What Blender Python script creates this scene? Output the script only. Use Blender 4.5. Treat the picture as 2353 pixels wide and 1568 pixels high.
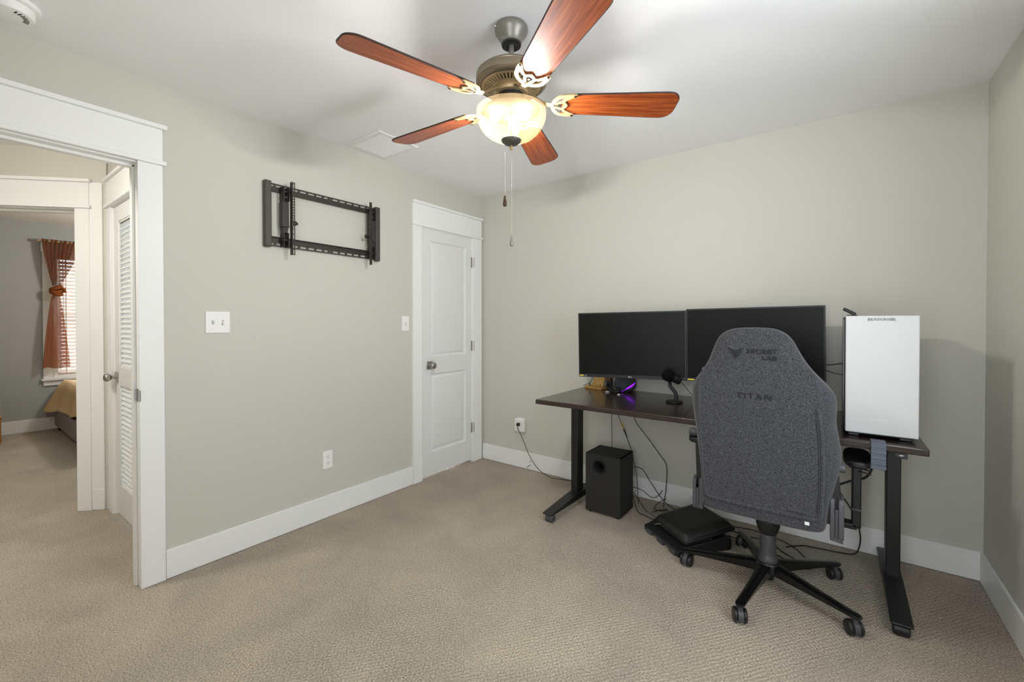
import bpy, bmesh, math, random
from mathutils import Vector, Matrix, Quaternion
random.seed(7)
PI = math.pi
S = bpy.context.scene
COL = S.collection
for o in list(bpy.data.objects):
    bpy.data.objects.remove(o)

# ------------------------------------------------------------------ camera
cam_d = bpy.data.cameras.new('camera')
cam = bpy.data.objects.new('camera', cam_d)
COL.objects.link(cam)
cam_d.sensor_fit = 'HORIZONTAL'
cam_d.sensor_width = 36.0
cam_d.lens = 36.0 * 991.81 / 2353.0
cam_d.shift_y = -(784.0 - 751.26) / 2353.0
cam_d.clip_start = 0.02
cam.location = (2.6503, -3.0740, 1.2744)
cam.rotation_mode = 'XYZ'
cam.rotation_euler = (PI / 2 - 0.0106, 0.0, 0.6418)
S.camera = cam

# ------------------------------------------------------------------ view, world
S.view_settings.view_transform = 'Standard'
S.view_settings.look = 'None'
S.view_settings.gamma = 1.0
S.view_settings.use_curve_mapping = False
S.view_settings.exposure = 0.12
S.cycles.use_denoising = True
S.cycles.max_bounces = 8
S.cycles.diffuse_bounces = 5
S.cycles.transparent_max_bounces = 12
S.cycles.sample_clamp_indirect = 4.0
S.cycles.caustics_reflective = False
S.cycles.caustics_refractive = False
SKY_STRENGTH = 7.6
LAMP_W = 11.3
HALL_FILL = 95.0
BED_LAMP = 110.0
W = bpy.data.worlds.new('sky')
S.world = W
W.use_nodes = True
_bg = W.node_tree.nodes['Background']
_bg.inputs[0].default_value = (0.86, 0.93, 1.0, 1)
_bg.inputs[1].default_value = SKY_STRENGTH


def portal(loc, rot, sx, sy):
    d = bpy.data.lights.new('window_portal', 'AREA')
    d.shape = 'RECTANGLE'
    d.size, d.size_y = sx, sy
    d.cycles.is_portal = True
    o = bpy.data.objects.new('window_portal', d)
    COL.objects.link(o)
    o.location = loc
    o.rotation_euler = rot
    return o


# room dimensions (metres): back-left corner of the room is the origin
H = 2.44
RW = 3.2427          # right wall x
FY = -3.43           # wall behind the camera
BX = -4.82           # far wall of the bedroom across the hall
WIN2 = (2.10, 2.95, 0.45, 2.05)      # window behind the camera: x0 x1 z0 z1
WIN3 = (-2.25, -1.35, 0.60, 2.10)    # window in the right wall: y0 y1 z0 z1
WIN1 = (-2.222, -1.25, 0.607, 2.10)  # bedroom window: y0 y1 z0 z1
portal(((WIN2[0] + WIN2[1]) / 2, FY - 0.10, (WIN2[2] + WIN2[3]) / 2), (PI / 2, 0, 0), WIN2[1] - WIN2[0], WIN2[3] - WIN2[2])
portal((RW + 0.10, (WIN3[0] + WIN3[1]) / 2, (WIN3[2] + WIN3[3]) / 2), (PI / 2, 0, PI / 2), WIN3[1] - WIN3[0], WIN3[3] - WIN3[2])
portal((BX - 0.10, (WIN1[0] + WIN1[1]) / 2, (WIN1[2] + WIN1[3]) / 2), (PI / 2, 0, -PI / 2), WIN1[1] - WIN1[0], WIN1[3] - WIN1[2])


# ------------------------------------------------------------------ materials
def lin(c):
    out = []
    for v in c[:3]:
        v = v / 255.0
        out.append(v / 12.92 if v <= 0.04045 else ((v + 0.055) / 1.055) ** 2.4)
    return (out[0], out[1], out[2], 1.0)


MATS = {}


def mat(name, rgb, rough=0.5, metal=0.0, spec=0.5, bump=None, vary=None, coat=0.0, emit=None, coord='Object'):
    """bump=(scale, strength, distance); vary=(scale, rgb2, amount)"""
    if name in MATS:
        return MATS[name]
    m = bpy.data.materials.new(name)
    m.use_nodes = True
    nt = m.node_tree
    b = nt.nodes['Principled BSDF']
    b.inputs['Base Color'].default_value = lin(rgb)
    b.inputs['Roughness'].default_value = rough
    b.inputs['Metallic'].default_value = metal
    b.inputs['Specular IOR Level'].default_value = spec
    b.inputs['Coat Weight'].default_value = coat
    b.inputs['Coat Roughness'].default_value = 0.08
    tc = nt.nodes.new('ShaderNodeTexCoord')
    if vary:
        n = nt.nodes.new('ShaderNodeTexNoise')
        n.inputs['Scale'].default_value = vary[0]
        n.inputs['Detail'].default_value = 3.0
        nt.links.new(tc.outputs[coord], n.inputs['Vector'])
        r = nt.nodes.new('ShaderNodeValToRGB')
        r.color_ramp.elements[0].position = 0.5 - 0.5 * vary[2]
        r.color_ramp.elements[1].position = 0.5 + 0.5 * vary[2]
        r.color_ramp.elements[0].color = lin(rgb)
        r.color_ramp.elements[1].color = lin(vary[1])
        nt.links.new(n.outputs['Fac'], r.inputs['Fac'])
        nt.links.new(r.outputs['Color'], b.inputs['Base Color'])
    if bump:
        n = nt.nodes.new('ShaderNodeTexNoise')
        n.inputs['Scale'].default_value = bump[0]
        n.inputs['Detail'].default_value = 2.0
        nt.links.new(tc.outputs[coord], n.inputs['Vector'])
        bp = nt.nodes.new('ShaderNodeBump')
        bp.inputs['Strength'].default_value = bump[1]
        bp.inputs['Distance'].default_value = bump[2]
        nt.links.new(n.outputs['Fac'], bp.inputs['Height'])
        nt.links.new(bp.outputs['Normal'], b.inputs['Normal'])
    if emit:
        b.inputs['Emission Color'].default_value = lin(emit[0])
        b.inputs['Emission Strength'].default_value = emit[1]
    MATS[name] = m
    return m


def node(nt, typ, **kw):
    n = nt.nodes.new(typ)
    for k, v in kw.items():
        if k.startswith('in_'):
            key = k[3:]
            key = int(key) if key.isdigit() else key.replace('_', ' ')
            n.inputs[key].default_value = v
        else:
            setattr(n, k, v)
    return n


M_WALL = mat('wall_paint', (203, 201, 191), 0.75, spec=0.25, bump=(95, 0.12, 0.004))
M_BEDWALL = mat('bedroom_wall_paint', (168, 171, 169), 0.75, spec=0.25, bump=(95, 0.12, 0.004))
M_CEIL = mat('ceiling_paint', (245, 245, 245), 0.85, spec=0.2, bump=(60, 0.10, 0.004))
M_TRIM = mat('trim_paint', (240, 240, 238), 0.38, spec=0.4, bump=(30, 0.03, 0.002))
M_DOOR = mat('door_paint', (230, 230, 228), 0.42, spec=0.4, bump=(40, 0.03, 0.002))
M_PLATE = mat('plate_plastic', (240, 239, 236), 0.35, spec=0.4)
M_HOLE = mat('slot_dark', (22, 22, 22), 0.8)
M_NICKEL = mat('satin_nickel', (176, 172, 166), 0.32, metal=1.0)
M_MOUNT = mat('mount_steel', (62, 57, 52), 0.5, metal=0.35, bump=(300, 0.1, 0.001))
M_MOUNTCAP = mat('mount_cap_plastic', (72, 66, 60), 0.55, bump=(250, 0.1, 0.001))
M_BLACK = mat('black_steel', (20, 20, 20), 0.42, spec=0.5, bump=(500, 0.06, 0.001))
M_BLACKPL = mat('black_plastic', (24, 24, 25), 0.45)
M_GREYPL = mat('grey_plastic', (66, 66, 69), 0.42)
M_GLOSSBLK = mat('gloss_black', (10, 10, 10), 0.14)
M_SCREEN = mat('monitor_screen', (15, 15, 14), 0.42, spec=0.18)
M_CABLE = mat('cable_rubber', (18, 17, 17), 0.5)
M_WHITEPC = mat('white_case', (200, 200, 198), 0.38, spec=0.4)
M_BRONZE = mat('fan_pewter', (146, 134, 114), 0.38, metal=0.7)
M_BRONZE_D = mat('fan_dark_pewter', (140, 136, 128), 0.38, metal=0.55)
M_GOLD = mat('iron_antique_gold', (190, 164, 122), 0.42, metal=0.5)
M_CHAIN = mat('bead_chain', (205, 200, 188), 0.3, metal=0.9)
M_PINE = mat('bamboo', (206, 166, 96), 0.45, vary=(30, (186, 140, 70), 0.5))
M_SUB = mat('sub_vinyl', (30, 29, 28), 0.62, bump=(600, 0.08, 0.001))
M_LEATHER = mat('black_leather', (31, 29, 26), 0.48, bump=(250, 0.15, 0.0015), spec=0.45)
M_STRAP = mat('strap_rubber', (84, 89, 99), 0.5)
M_SPREAD = mat('bedspread', (226, 198, 154), 0.9, bump=(160, 0.5, 0.004), vary=(60, (214, 182, 136), 0.6), spec=0.1)
M_SHEET = mat('patterned_sheet', (214, 205, 196), 0.9, vary=(40, (150, 110, 90), 0.3), spec=0.1)
M_BEDFRAME = mat('grey_upholstery', (150, 145, 142), 0.8, bump=(300, 0.2, 0.002), spec=0.2)
M_WOOD = mat('honey_wood', (176, 122, 60), 0.5, vary=(20, (150, 98, 44), 0.5))
M_BRONZEKNOB = mat('knob_bronze', (74, 58, 42), 0.3, metal=0.7)
M_BROWN = mat('brown_card', (122, 76, 34), 0.7)
M_YELLOW = mat('yellow_sticker', (226, 214, 70), 0.5)
M_WHITE = mat('white_print', (225, 225, 225), 0.6)
M_DARKPRINT = mat('dark_print', (64, 64, 62), 0.6)
M_FAINT = mat('faint_print', (216, 216, 214), 0.3)
M_LOGO = mat('chair_logo_thread', (24, 24, 27), 0.8)
M_LOGO2 = mat('chair_logo_thread_light', (96, 98, 102), 0.8)
M_ROD = mat('rod_brass', (196, 178, 146), 0.3, metal=0.7)
M_WAND = mat('blind_white', (206, 192, 182), 0.5)
M_PURPLE = mat('rgb_glow', (120, 30, 200), 0.4, emit=((130, 20, 220), 1.6))


def carpet():
    m = bpy.data.materials.new('loop_carpet')
    m.use_nodes = True
    nt = m.node_tree
    L = nt.links.new
    b = nt.nodes['Principled BSDF']
    b.inputs['Roughness'].default_value = 0.95
    b.inputs['Specular IOR Level'].default_value = 0.08
    b.inputs['Sheen Weight'].default_value = 0.15
    tc = node(nt, 'ShaderNodeTexCoord')
    # wobble the coordinates a little so the loops are not a perfect grid
    nz = node(nt, 'ShaderNodeTexNoise', in_Scale=38.0, in_Detail=2.0)
    L(tc.outputs['Object'], nz.inputs['Vector'])
    sub = node(nt, 'ShaderNodeVectorMath', operation='SUBTRACT')
    sub.inputs[1].default_value = (0.5, 0.5, 0.5)
    L(nz.outputs['Color'], sub.inputs[0])
    sc = node(nt, 'ShaderNodeVectorMath', operation='SCALE')
    sc.inputs['Scale'].default_value = 0.017
    L(sub.outputs[0], sc.inputs[0])
    ad = node(nt, 'ShaderNodeVectorMath', operation='ADD')
    L(tc.outputs['Object'], ad.inputs[0])
    L(sc.outputs[0], ad.inputs[1])
    sep = node(nt, 'ShaderNodeSeparateXYZ')
    L(ad.outputs[0], sep.inputs[0])

    def sine(sock, wl, ph=0.0):
        mu = node(nt, 'ShaderNodeMath', operation='MULTIPLY_ADD')
        L(sock, mu.inputs[0])
        mu.inputs[1].default_value = 2 * PI / wl
        mu.inputs[2].default_value = ph
        sn = node(nt, 'ShaderNodeMath', operation='SINE')
        L(mu.outputs[0], sn.inputs[0])
        return sn.outputs[0]
    su = sine(sep.outputs['X'], 0.020)
    sv = sine(sep.outputs['Y'], 0.026)
    pr = node(nt, 'ShaderNodeMath', operation='MULTIPLY')
    L(su, pr.inputs[0])
    L(sv, pr.inputs[1])
    fine = node(nt, 'ShaderNodeTexNoise', in_Scale=260.0, in_Detail=3.0)
    L(tc.outputs['Object'], fine.inputs['Vector'])
    # the woven pattern is crushed in trodden patches
    wear = node(nt, 'ShaderNodeTexNoise', in_Scale=1.1, in_Detail=2.0)
    L(tc.outputs['Object'], wear.inputs['Vector'])
    wr = node(nt, 'ShaderNodeMapRange')
    wr.inputs['From Min'].default_value = 0.36
    wr.inputs['From Max'].default_value = 0.60
    wr.inputs['To Min'].default_value = 0.60
    wr.inputs['To Max'].default_value = 1.60
    L(wear.outputs['Fac'], wr.inputs['Value'])
    pw = node(nt, 'ShaderNodeMath', operation='MULTIPLY')
    L(pr.outputs[0], pw.inputs[0])
    L(wr.outputs['Result'], pw.inputs[1])
    hs = node(nt, 'ShaderNodeMath', operation='MULTIPLY_ADD')
    L(fine.outputs['Fac'], hs.inputs[0])
    hs.inputs[1].default_value = 3.0
    L(pw.outputs[0], hs.inputs[2])
    bp = node(nt, 'ShaderNodeBump')
    bp.inputs['Strength'].default_value = 0.75
    bp.inputs['Distance'].default_value = 0.0035
    L(hs.outputs[0], bp.inputs['Height'])
    L(bp.outputs['Normal'], b.inputs['Normal'])
    # yarn flecks and brushed patches
    fl = node(nt, 'ShaderNodeTexNoise', in_Scale=170.0, in_Detail=4.0)
    L(tc.outputs['Object'], fl.inputs['Vector'])
    big = node(nt, 'ShaderNodeTexNoise', in_Scale=2.3, in_Detail=3.0, in_Distortion=0.6)
    L(tc.outputs['Object'], big.inputs['Vector'])
    r1 = node(nt, 'ShaderNodeValToRGB')
    r1.color_ramp.elements[0].position = 0.36
    r1.color_ramp.elements[1].position = 0.60
    r1.color_ramp.elements[0].color = lin((152, 139, 121))
    r1.color_ramp.elements[1].color = lin((207, 195, 176))
    L(fl.outputs['Fac'], r1.inputs['Fac'])
    r2 = node(nt, 'ShaderNodeValToRGB')
    r2.color_ramp.elements[0].position = 0.35
    r2.color_ramp.elements[1].position = 0.68
    r2.color_ramp.elements[0].color = (0.84, 0.84, 0.85, 1)
    r2.color_ramp.elements[1].color = (1.06, 1.05, 1.03, 1)
    L(big.outputs['Fac'], r2.inputs['Fac'])
    mx = node(nt, 'ShaderNodeMix', data_type='RGBA', blend_type='MULTIPLY')
    mx.inputs['Factor'].default_value = 1.0
    L(r1.outputs['Color'], mx.inputs['A'])
    L(r2.outputs['Color'], mx.inputs['B'])
    L(mx.outputs['Result'], b.inputs['Base Color'])
    return m


M_CARPET = carpet()


def grain(name, c1, c2, rough, stretch=(1, 14, 14), scale=5.0, coat=0.0, bumpv=0.05, c3=None):
    m = bpy.data.materials.new(name)
    m.use_nodes = True
    nt = m.node_tree
    L = nt.links.new
    b = nt.nodes['Principled BSDF']
    b.inputs['Roughness'].default_value = rough
    b.inputs['Coat Weight'].default_value = coat
    b.inputs['Coat Roughness'].default_value = 0.06
    tc = node(nt, 'ShaderNodeTexCoord')
    mp = node(nt, 'ShaderNodeMapping')
    mp.inputs['Scale'].default_value = stretch
    L(tc.outputs['Object'], mp.inputs['Vector'])
    n1 = node(nt, 'ShaderNodeTexNoise', in_Scale=scale, in_Detail=5.0, in_Roughness=0.6, in_Distortion=0.4)
    L(mp.outputs[0], n1.inputs['Vector'])
    r = node(nt, 'ShaderNodeValToRGB')
    r.color_ramp.elements[0].position = 0.34
    r.color_ramp.elements[1].position = 0.66
    r.color_ramp.elements[0].color = lin(c1)
    r.color_ramp.elements[1].color = lin(c2)
    if c3:
        e = r.color_ramp.elements.new(0.5)
        e.color = lin(c3)
    L(n1.outputs['Fac'], r.inputs['Fac'])
    L(r.outputs['Color'], b.inputs['Base Color'])
    bp = node(nt, 'ShaderNodeBump')
    bp.inputs['Strength'].default_value = bumpv
    bp.inputs['Distance'].default_value = 0.002
    L(n1.outputs['Fac'], bp.inputs['Height'])
    L(bp.outputs['Normal'], b.inputs['Normal'])
    return m


M_BLADE = grain('blade_cherry', (116, 48, 16), (172, 90, 40), 0.42, (1.2, 26, 26), 4.0, coat=0.05, c3=(146, 68, 26))
M_DESK = grain('desk_espresso', (35, 26, 22), (52, 39, 32), 0.24, (1.0, 14, 14), 4.0, coat=0.35)


def fabric():
    m = bpy.data.materials.new('heather_fabric')
    m.use_nodes = True
    nt = m.node_tree
    L = nt.links.new
    b = nt.nodes['Principled BSDF']
    b.inputs['Roughness'].default_value = 0.92
    b.inputs['Specular IOR Level'].default_value = 0.15
    b.inputs['Sheen Weight'].default_value = 0.2
    tc = node(nt, 'ShaderNodeTexCoord')
    n1 = node(nt, 'ShaderNodeTexNoise', in_Scale=310.0, in_Detail=2.5, in_Roughness=0.7)
    L(tc.outputs['Object'], n1.inputs['Vector'])
    r = node(nt, 'ShaderNodeValToRGB')
    r.color_ramp.elements[0].position = 0.38
    r.color_ramp.elements[1].position = 0.70
    r.color_ramp.elements[0].color = lin((32, 32, 35))
    r.color_ramp.elements[1].color = lin((92, 93, 97))
    L(n1.outputs['Fac'], r.inputs['Fac'])
    L(r.outputs['Color'], b.inputs['Base Color'])
    bp = node(nt, 'ShaderNodeBump')
    bp.inputs['Strength'].default_value = 0.35
    bp.inputs['Distance'].default_value = 0.002
    L(n1.outputs['Fac'], bp.inputs['Height'])
    L(bp.outputs['Normal'], b.inputs['Normal'])
    return m


M_FABRIC = fabric()


def sheer(name, rgb, alpha, transl):
    """thin see-through stuff: part straight-through, part scattered"""
    m = bpy.data.materials.new(name)
    m.use_nodes = True
    nt = m.node_tree
    L = nt.links.new
    for n in list(nt.nodes):
        if n.type == 'BSDF_PRINCIPLED':
            nt.nodes.remove(n)
    out = [n for n in nt.nodes if n.type == 'OUTPUT_MATERIAL'][0]
    tr = node(nt, 'ShaderNodeBsdfTransparent')
    tr.inputs[0].default_value = (1, 1, 1, 1)
    tl = node(nt, 'ShaderNodeBsdfTranslucent')
    tl.inputs[0].default_value = lin(rgb)
    df = node(nt, 'ShaderNodeBsdfDiffuse')
    df.inputs[0].default_value = lin(rgb)
    m1 = node(nt, 'ShaderNodeMixShader')
    m1.inputs[0].default_value = transl
    L(df.outputs[0], m1.inputs[1])
    L(tl.outputs[0], m1.inputs[2])
    m2 = node(nt, 'ShaderNodeMixShader')
    m2.inputs[0].default_value = alpha
    L(m1.outputs[0], m2.inputs[1])
    L(tr.outputs[0], m2.inputs[2])
    L(m2.outputs[0], out.inputs[0])
    return m


M_CURTAIN = sheer('sheer_brown_voile', (146, 80, 38), 0.17, 0.42)
M_GLOBE = sheer('frosted_glass', (255, 220, 165), 0.984, 0.85)
M_PANE = sheer('window_pane', (240, 244, 246), 0.95, 0.5)


def emitter(name, rgb, strength, clear=0.0):
    m = bpy.data.materials.new(name)
    m.use_nodes = True
    nt = m.node_tree
    for n in list(nt.nodes):
        if n.type == 'BSDF_PRINCIPLED':
            nt.nodes.remove(n)
    out = [n for n in nt.nodes if n.type == 'OUTPUT_MATERIAL'][0]
    e = node(nt, 'ShaderNodeEmission')
    e.inputs[0].default_value = lin(rgb)
    e.inputs[1].default_value = strength
    if clear:
        tr = node(nt, 'ShaderNodeBsdfTransparent')
        mx = node(nt, 'ShaderNodeMixShader')
        mx.inputs[0].default_value = clear
        nt.links.new(e.outputs[0], mx.inputs[1])
        nt.links.new(tr.outputs[0], mx.inputs[2])
        nt.links.new(mx.outputs[0], out.inputs[0])
    else:
        nt.links.new(e.outputs[0], out.inputs[0])
    return m


M_BULB = emitter('lit_bulb', (255, 238, 212), 6.0, clear=0.94)
M_DOME = emitter('fill_dome_hall', (255, 249, 240), HALL_FILL)
M_DOME2 = emitter('lit_dome_bedroom', (255, 249, 240), BED_LAMP)


# ------------------------------------------------------------------ mesh helpers
WORLD = {}


def adopt(o, parent):
    """parent o; parts of a thing made with base= are authored in world coordinates"""
    o.parent = parent
    if parent.name in WORLD:
        o.matrix_parent_inverse = Matrix.Translation(-Vector(WORLD[parent.name]))


class MB:
    def __init__(self):
        self.v, self.f = [], []

    def add(self, vs, fs):
        n = len(self.v)
        self.v += [tuple(p) for p in vs]
        self.f += [tuple(i + n for i in q) for q in fs]
        return self

    def box(self, x0, x1, y0, y1, z0, z1):
        vs = [(x, y, z) for z in (z0, z1) for y in (y0, y1) for x in (x0, x1)]
        return self.add(vs, [(0, 2, 3, 1), (4, 5, 7, 6), (0, 1, 5, 4), (2, 6, 7, 3), (0, 4, 6, 2), (1, 3, 7, 5)])

    def obox(self, c, size, rot=None):
        """box at c with size, rotated by a Matrix/euler about its centre"""
        R = rot if rot is not None else Matrix.Identity(3)
        sx, sy, sz = [s / 2 for s in size]
        vs = [Vector(c) + R @ Vector((x, y, z)) for z in (-sz, sz) for y in (-sy, sy) for x in (-sx, sx)]
        return self.add(vs, [(0, 2, 3, 1), (4, 5, 7, 6), (0, 1, 5, 4), (2, 6, 7, 3), (0, 4, 6, 2), (1, 3, 7, 5)])

    def prism(self, pts, d0, d1, axis='z'):
        """polygon pts (2D) extruded from d0 to d1 along axis"""
        def P(a, b, d):
            return {'z': (a, b, d), 'y': (a, d, b), 'x': (d, a, b)}[axis]
        n = len(pts)
        vs = [P(a, b, d0) for a, b in pts] + [P(a, b, d1) for a, b in pts]
        fs = [tuple(range(n - 1, -1, -1)), tuple(range(n, 2 * n))]
        fs += [(i, (i + 1) % n, n + (i + 1) % n, n + i) for i in range(n)]
        return self.add(vs, fs)

    def lathe(self, prof, c=(0, 0, 0), seg=32, axis='z', cap=True):
        """profile [(r, h)] revolved about axis through c"""
        vs, fs = [], []
        k = len(prof)
        for i in range(seg):
            a = 2 * PI * i / seg
            for r, h in prof:
                x, y = r * math.cos(a), r * math.sin(a)
                p = {'z': (x, y, h), 'x': (h, x, y), 'y': (y, h, x)}[axis]
                vs.append((p[0] + c[0], p[1] + c[1], p[2] + c[2]))
        for i in range(seg):
            j = (i + 1) % seg
            for q in range(k - 1):
                fs.append((i * k + q, j * k + q, j * k + q + 1, i * k + q + 1))
        if cap:
            if prof[0][0] > 1e-6:
                fs.append(tuple(i * k for i in range(seg))[::-1])
            if prof[-1][0] > 1e-6:
                fs.append(tuple(i * k + k - 1 for i in range(seg)))
        return self.add(vs, fs)

    def cyl(self, p0, p1, r0, r1=None, seg=16):
        return self.tube([p0, p1], r0 if r1 is None else [r0, r1], seg)

    def tube(self, pts, r, seg=8, closed=False):
        pts = [Vector(p) for p in pts]
        n = len(pts)
        rs = r if isinstance(r, (list, tuple)) else [r] * n
        t = []
        for i in range(n):
            if closed:
                d = pts[(i + 1) % n] - pts[(i - 1) % n]
            else:
                d = pts[min(i + 1, n - 1)] - pts[max(i - 1, 0)]
            t.append(d.normalized() if d.length > 1e-9 else Vector((0, 0, 1)))
        up = Vector((0, 0, 1)) if abs(t[0].z) < 0.9 else Vector((1, 0, 0))
        nrm = (up - t[0] * up.dot(t[0])).normalized()
        vs, fs = [], []
        for i in range(n):
            if i:
                q = t[i - 1].rotation_difference(t[i])
                nrm = q @ nrm
                nrm = (nrm - t[i] * nrm.dot(t[i])).normalized()
            bn = t[i].cross(nrm)
            for k in range(seg):
                a = 2 * PI * k / seg
                vs.append(pts[i] + (nrm * math.cos(a) + bn * math.sin(a)) * rs[i])
        m = n if closed else n - 1
        for i in range(m):
            j = (i + 1) % n
            for k in range(seg):
                l = (k + 1) % seg
                fs.append((i * seg + k, i * seg + l, j * seg + l, j * seg + k))
        if not closed:
            fs.append(tuple(range(seg))[::-1])
            fs.append(tuple((n - 1) * seg + k for k in range(seg)))
        return self.add(vs, fs)

    def ribbon(self, pts, w, z0, z1):
        """flat strip of width w following 2D pts, extruded z0..z1"""
        n = len(pts)
        L_, R_ = [], []
        for i in range(n):
            a = Vector(pts[max(i - 1, 0)])
            b = Vector(pts[min(i + 1, n - 1)])
            d = (b - a).normalized()
            nn = Vector((-d.y, d.x)) * (w / 2)
            p = Vector(pts[i])
            L_.append(p + nn)
            R_.append(p - nn)
        vs, fs = [], []
        for i in range(n):
            for p in (L_[i], R_[i]):
                for z in (z0, z1):
                    vs.append((p.x, p.y, z))
        for i in range(n - 1):
            a, b = 4 * i, 4 * i + 4
            fs += [(a, b, b + 1, a + 1), (a + 2, a + 3, b + 3, b + 2), (a + 1, b + 1, b + 3, a + 3), (a, a + 2, b + 2, b)]
        fs += [(0, 1, 3, 2), (4 * n - 4, 4 * n - 2, 4 * n - 1, 4 * n - 3)]
        return self.add(vs, fs)

    def loft(self, rings, cap=True):
        k = len(rings[0])
        vs = [p for r_ in rings for p in r_]
        fs = []
        for i in range(len(rings) - 1):
            for q in range(k):
                l = (q + 1) % k
                fs.append((i * k + q, i * k + l, (i + 1) * k + l, (i + 1) * k + q))
        if cap:
            fs.append(tuple(range(k))[::-1])
            fs.append(tuple((len(rings) - 1) * k + q for q in range(k)))
        return self.add(vs, fs)

    def grid(self, fn, nu, nv):
        vs = [fn(i / nu, j / nv) for j in range(nv + 1) for i in range(nu + 1)]
        fs = [(j * (nu + 1) + i, j * (nu + 1) + i + 1, (j + 1) * (nu + 1) + i + 1, (j + 1) * (nu + 1) + i) for j in range(nv) for i in range(nu)]
        return self.add(vs, fs)

    def xf(self, M):
        self.v = [tuple(M @ Vector(p)) for p in self.v]
        return self

    def mesh(self, name, smooth=35):
        me = bpy.data.meshes.new(name)
        me.from_pydata(self.v, [], self.f)
        bm = bmesh.new()
        bm.from_mesh(me)
        bmesh.ops.recalc_face_normals(bm, faces=bm.faces)
        if smooth:
            th = math.radians(smooth)
            for f in bm.faces:
                f.smooth = True
            for e in bm.edges:
                if len(e.link_faces) == 2:
                    e.smooth = e.calc_face_angle(0) < th
        bm.to_mesh(me)
        bm.free()
        return me

    def obj(self, name, m, parent=None, smooth=35, bevel=0, seg=2, sub=0, solid=0, loc=None, rot=None):
        me = self.mesh(name, smooth)
        me.materials.append(m)
        o = bpy.data.objects.new(name, me)
        COL.objects.link(o)
        if parent:
            adopt(o, parent)
        if loc:
            o.location = loc
        if rot:
            o.rotation_euler = rot
        if solid:
            s = o.modifiers.new('solid', 'SOLIDIFY')
            s.thickness = solid
            s.offset = 0
        if bevel:
            bv = o.modifiers.new('bevel', 'BEVEL')
            bv.width = bevel
            bv.segments = seg
            bv.limit_method = 'ANGLE'
            bv.angle_limit = math.radians(40)
        if sub:
            ss = o.modifiers.new('sub', 'SUBSURF')
            ss.levels = ss.render_levels = sub
        return o


def box(x0, x1, y0, y1, z0, z1):
    return MB().box(x0, x1, y0, y1, z0, z1)


def tag(o, label=None, cat=None, group=None, kind=None):
    if label:
        o['label'] = label
    if cat:
        o['category'] = cat
    if group:
        o['group'] = group
    if kind:
        o['kind'] = kind
    return o


def thing(name, label, cat, loc=(0, 0, 0), rz=0.0, group=None, kind=None, base=None):
    o = bpy.data.objects.new(name, None)
    if base:
        loc = base
        WORLD[o.name] = base
    o.empty_display_size = 0.05
    COL.objects.link(o)
    o.location = loc
    o.rotation_euler = (0, 0, rz)
    return tag(o, label, cat, group, kind)


def spline(pts, n=8):
    """Catmull-Rom through pts"""
    P = [Vector(p) for p in pts]
    P = [P[0] * 2 - P[1]] + P + [P[-1] * 2 - P[-2]]
    out = []
    for i in range(1, len(P) - 2):
        a, b, c, d = P[i - 1], P[i], P[i + 1], P[i + 2]
        for k in range(n):
            t = k / n
            out.append(0.5 * ((2 * b) + (c - a) * t + (2 * a - 5 * b + 4 * c - d) * t * t + (3 * b - a - 3 * c + d) * t ** 3))
    out.append(P[-2])
    return out


def text(body, size, m, name, parent, M, extrude=0.0008, spacing=1.0, bold=0.0):
    cu = bpy.data.curves.new(name, 'FONT')
    cu.body = body
    cu.size = size
    cu.extrude = extrude
    cu.offset = bold
    cu.align_x = 'CENTER'
    cu.align_y = 'CENTER'
    cu.space_character = spacing
    cu.resolution_u = 3
    t = bpy.data.objects.new(name, cu)
    COL.objects.link(t)
    dg = bpy.context.evaluated_depsgraph_get()
    me = bpy.data.meshes.new_from_object(t.evaluated_get(dg))
    bpy.data.objects.remove(t)
    me.transform(M)
    me.materials.clear()
    me.materials.append(m)
    o = bpy.data.objects.new(name, me)
    COL.objects.link(o)
    adopt(o, parent)
    return o


def struct(mb, name, m, label, cat, bevel=0, **kw):
    return tag(mb.obj(name, m, None, bevel=bevel, **kw), label, cat, kind='structure')


def rotm(x=0, y=0, z=0):
    return (Matrix.Rotation(z, 3, 'Z') @ Matrix.Rotation(y, 3, 'Y') @ Matrix.Rotation(x, 3, 'X'))


# ================================================================== ROOM SHELL
WT = 0.115
D1 = (-3.33, -2.484)          # open doorway to the hall (y range), in the left wall
D2 = (-0.752, -0.134)         # closet door (y range), in the left wall
DH = 2.045                    # opening height

struct(box(BX - 0.2, RW + 0.2, -4.9, 1.1, -0.12, 0.0), 'floor', M_CARPET,
       'beige patterned loop carpet covering the whole floor', 'floor', smooth=0)
struct(box(BX - 0.2, RW + 0.2, -4.9, 1.1, H, H + 0.12), 'ceiling', M_CEIL, 'white painted flat ceiling', 'ceiling', smooth=0)

wl = MB()
wl.box(-WT, 0, FY - 0.1, D1[0], 0, H)
wl.box(-WT, 0, D1[0], D1[1], DH, H)
wl.box(-WT, 0, D1[1], D2[0], 0, H)
wl.box(-WT, 0, D2[0], D2[1], DH, H)
wl.box(-WT, 0, D2[1], 0.1, 0, H)
struct(wl, 'wall_left', M_WALL, 'greige wall with the open doorway, TV bracket and white closet door', 'wall', smooth=0)
struct(box(0, RW, 0, 0.1, 0, H), 'wall_back', M_WALL, 'greige wall behind the desk and monitors', 'wall', smooth=0)


def wall_with_hole(horiz, a0, a1, d0, d1, hole):
    """horiz 'x' or 'y' running axis, d0..d1 thickness, hole = (h0,h1,z0,z1)"""
    mb = MB()

    def B(p, q, z0, z1):
        if horiz == 'x':
            mb.box(p, q, d0, d1, z0, z1)
        else:
            mb.box(d0, d1, p, q, z0, z1)
    h0, h1, z0, z1 = hole
    B(a0, h0, 0, H)
    B(h1, a1, 0, H)
    B(h0, h1, 0, z0)
    B(h0, h1, z1, H)
    return mb


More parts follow.
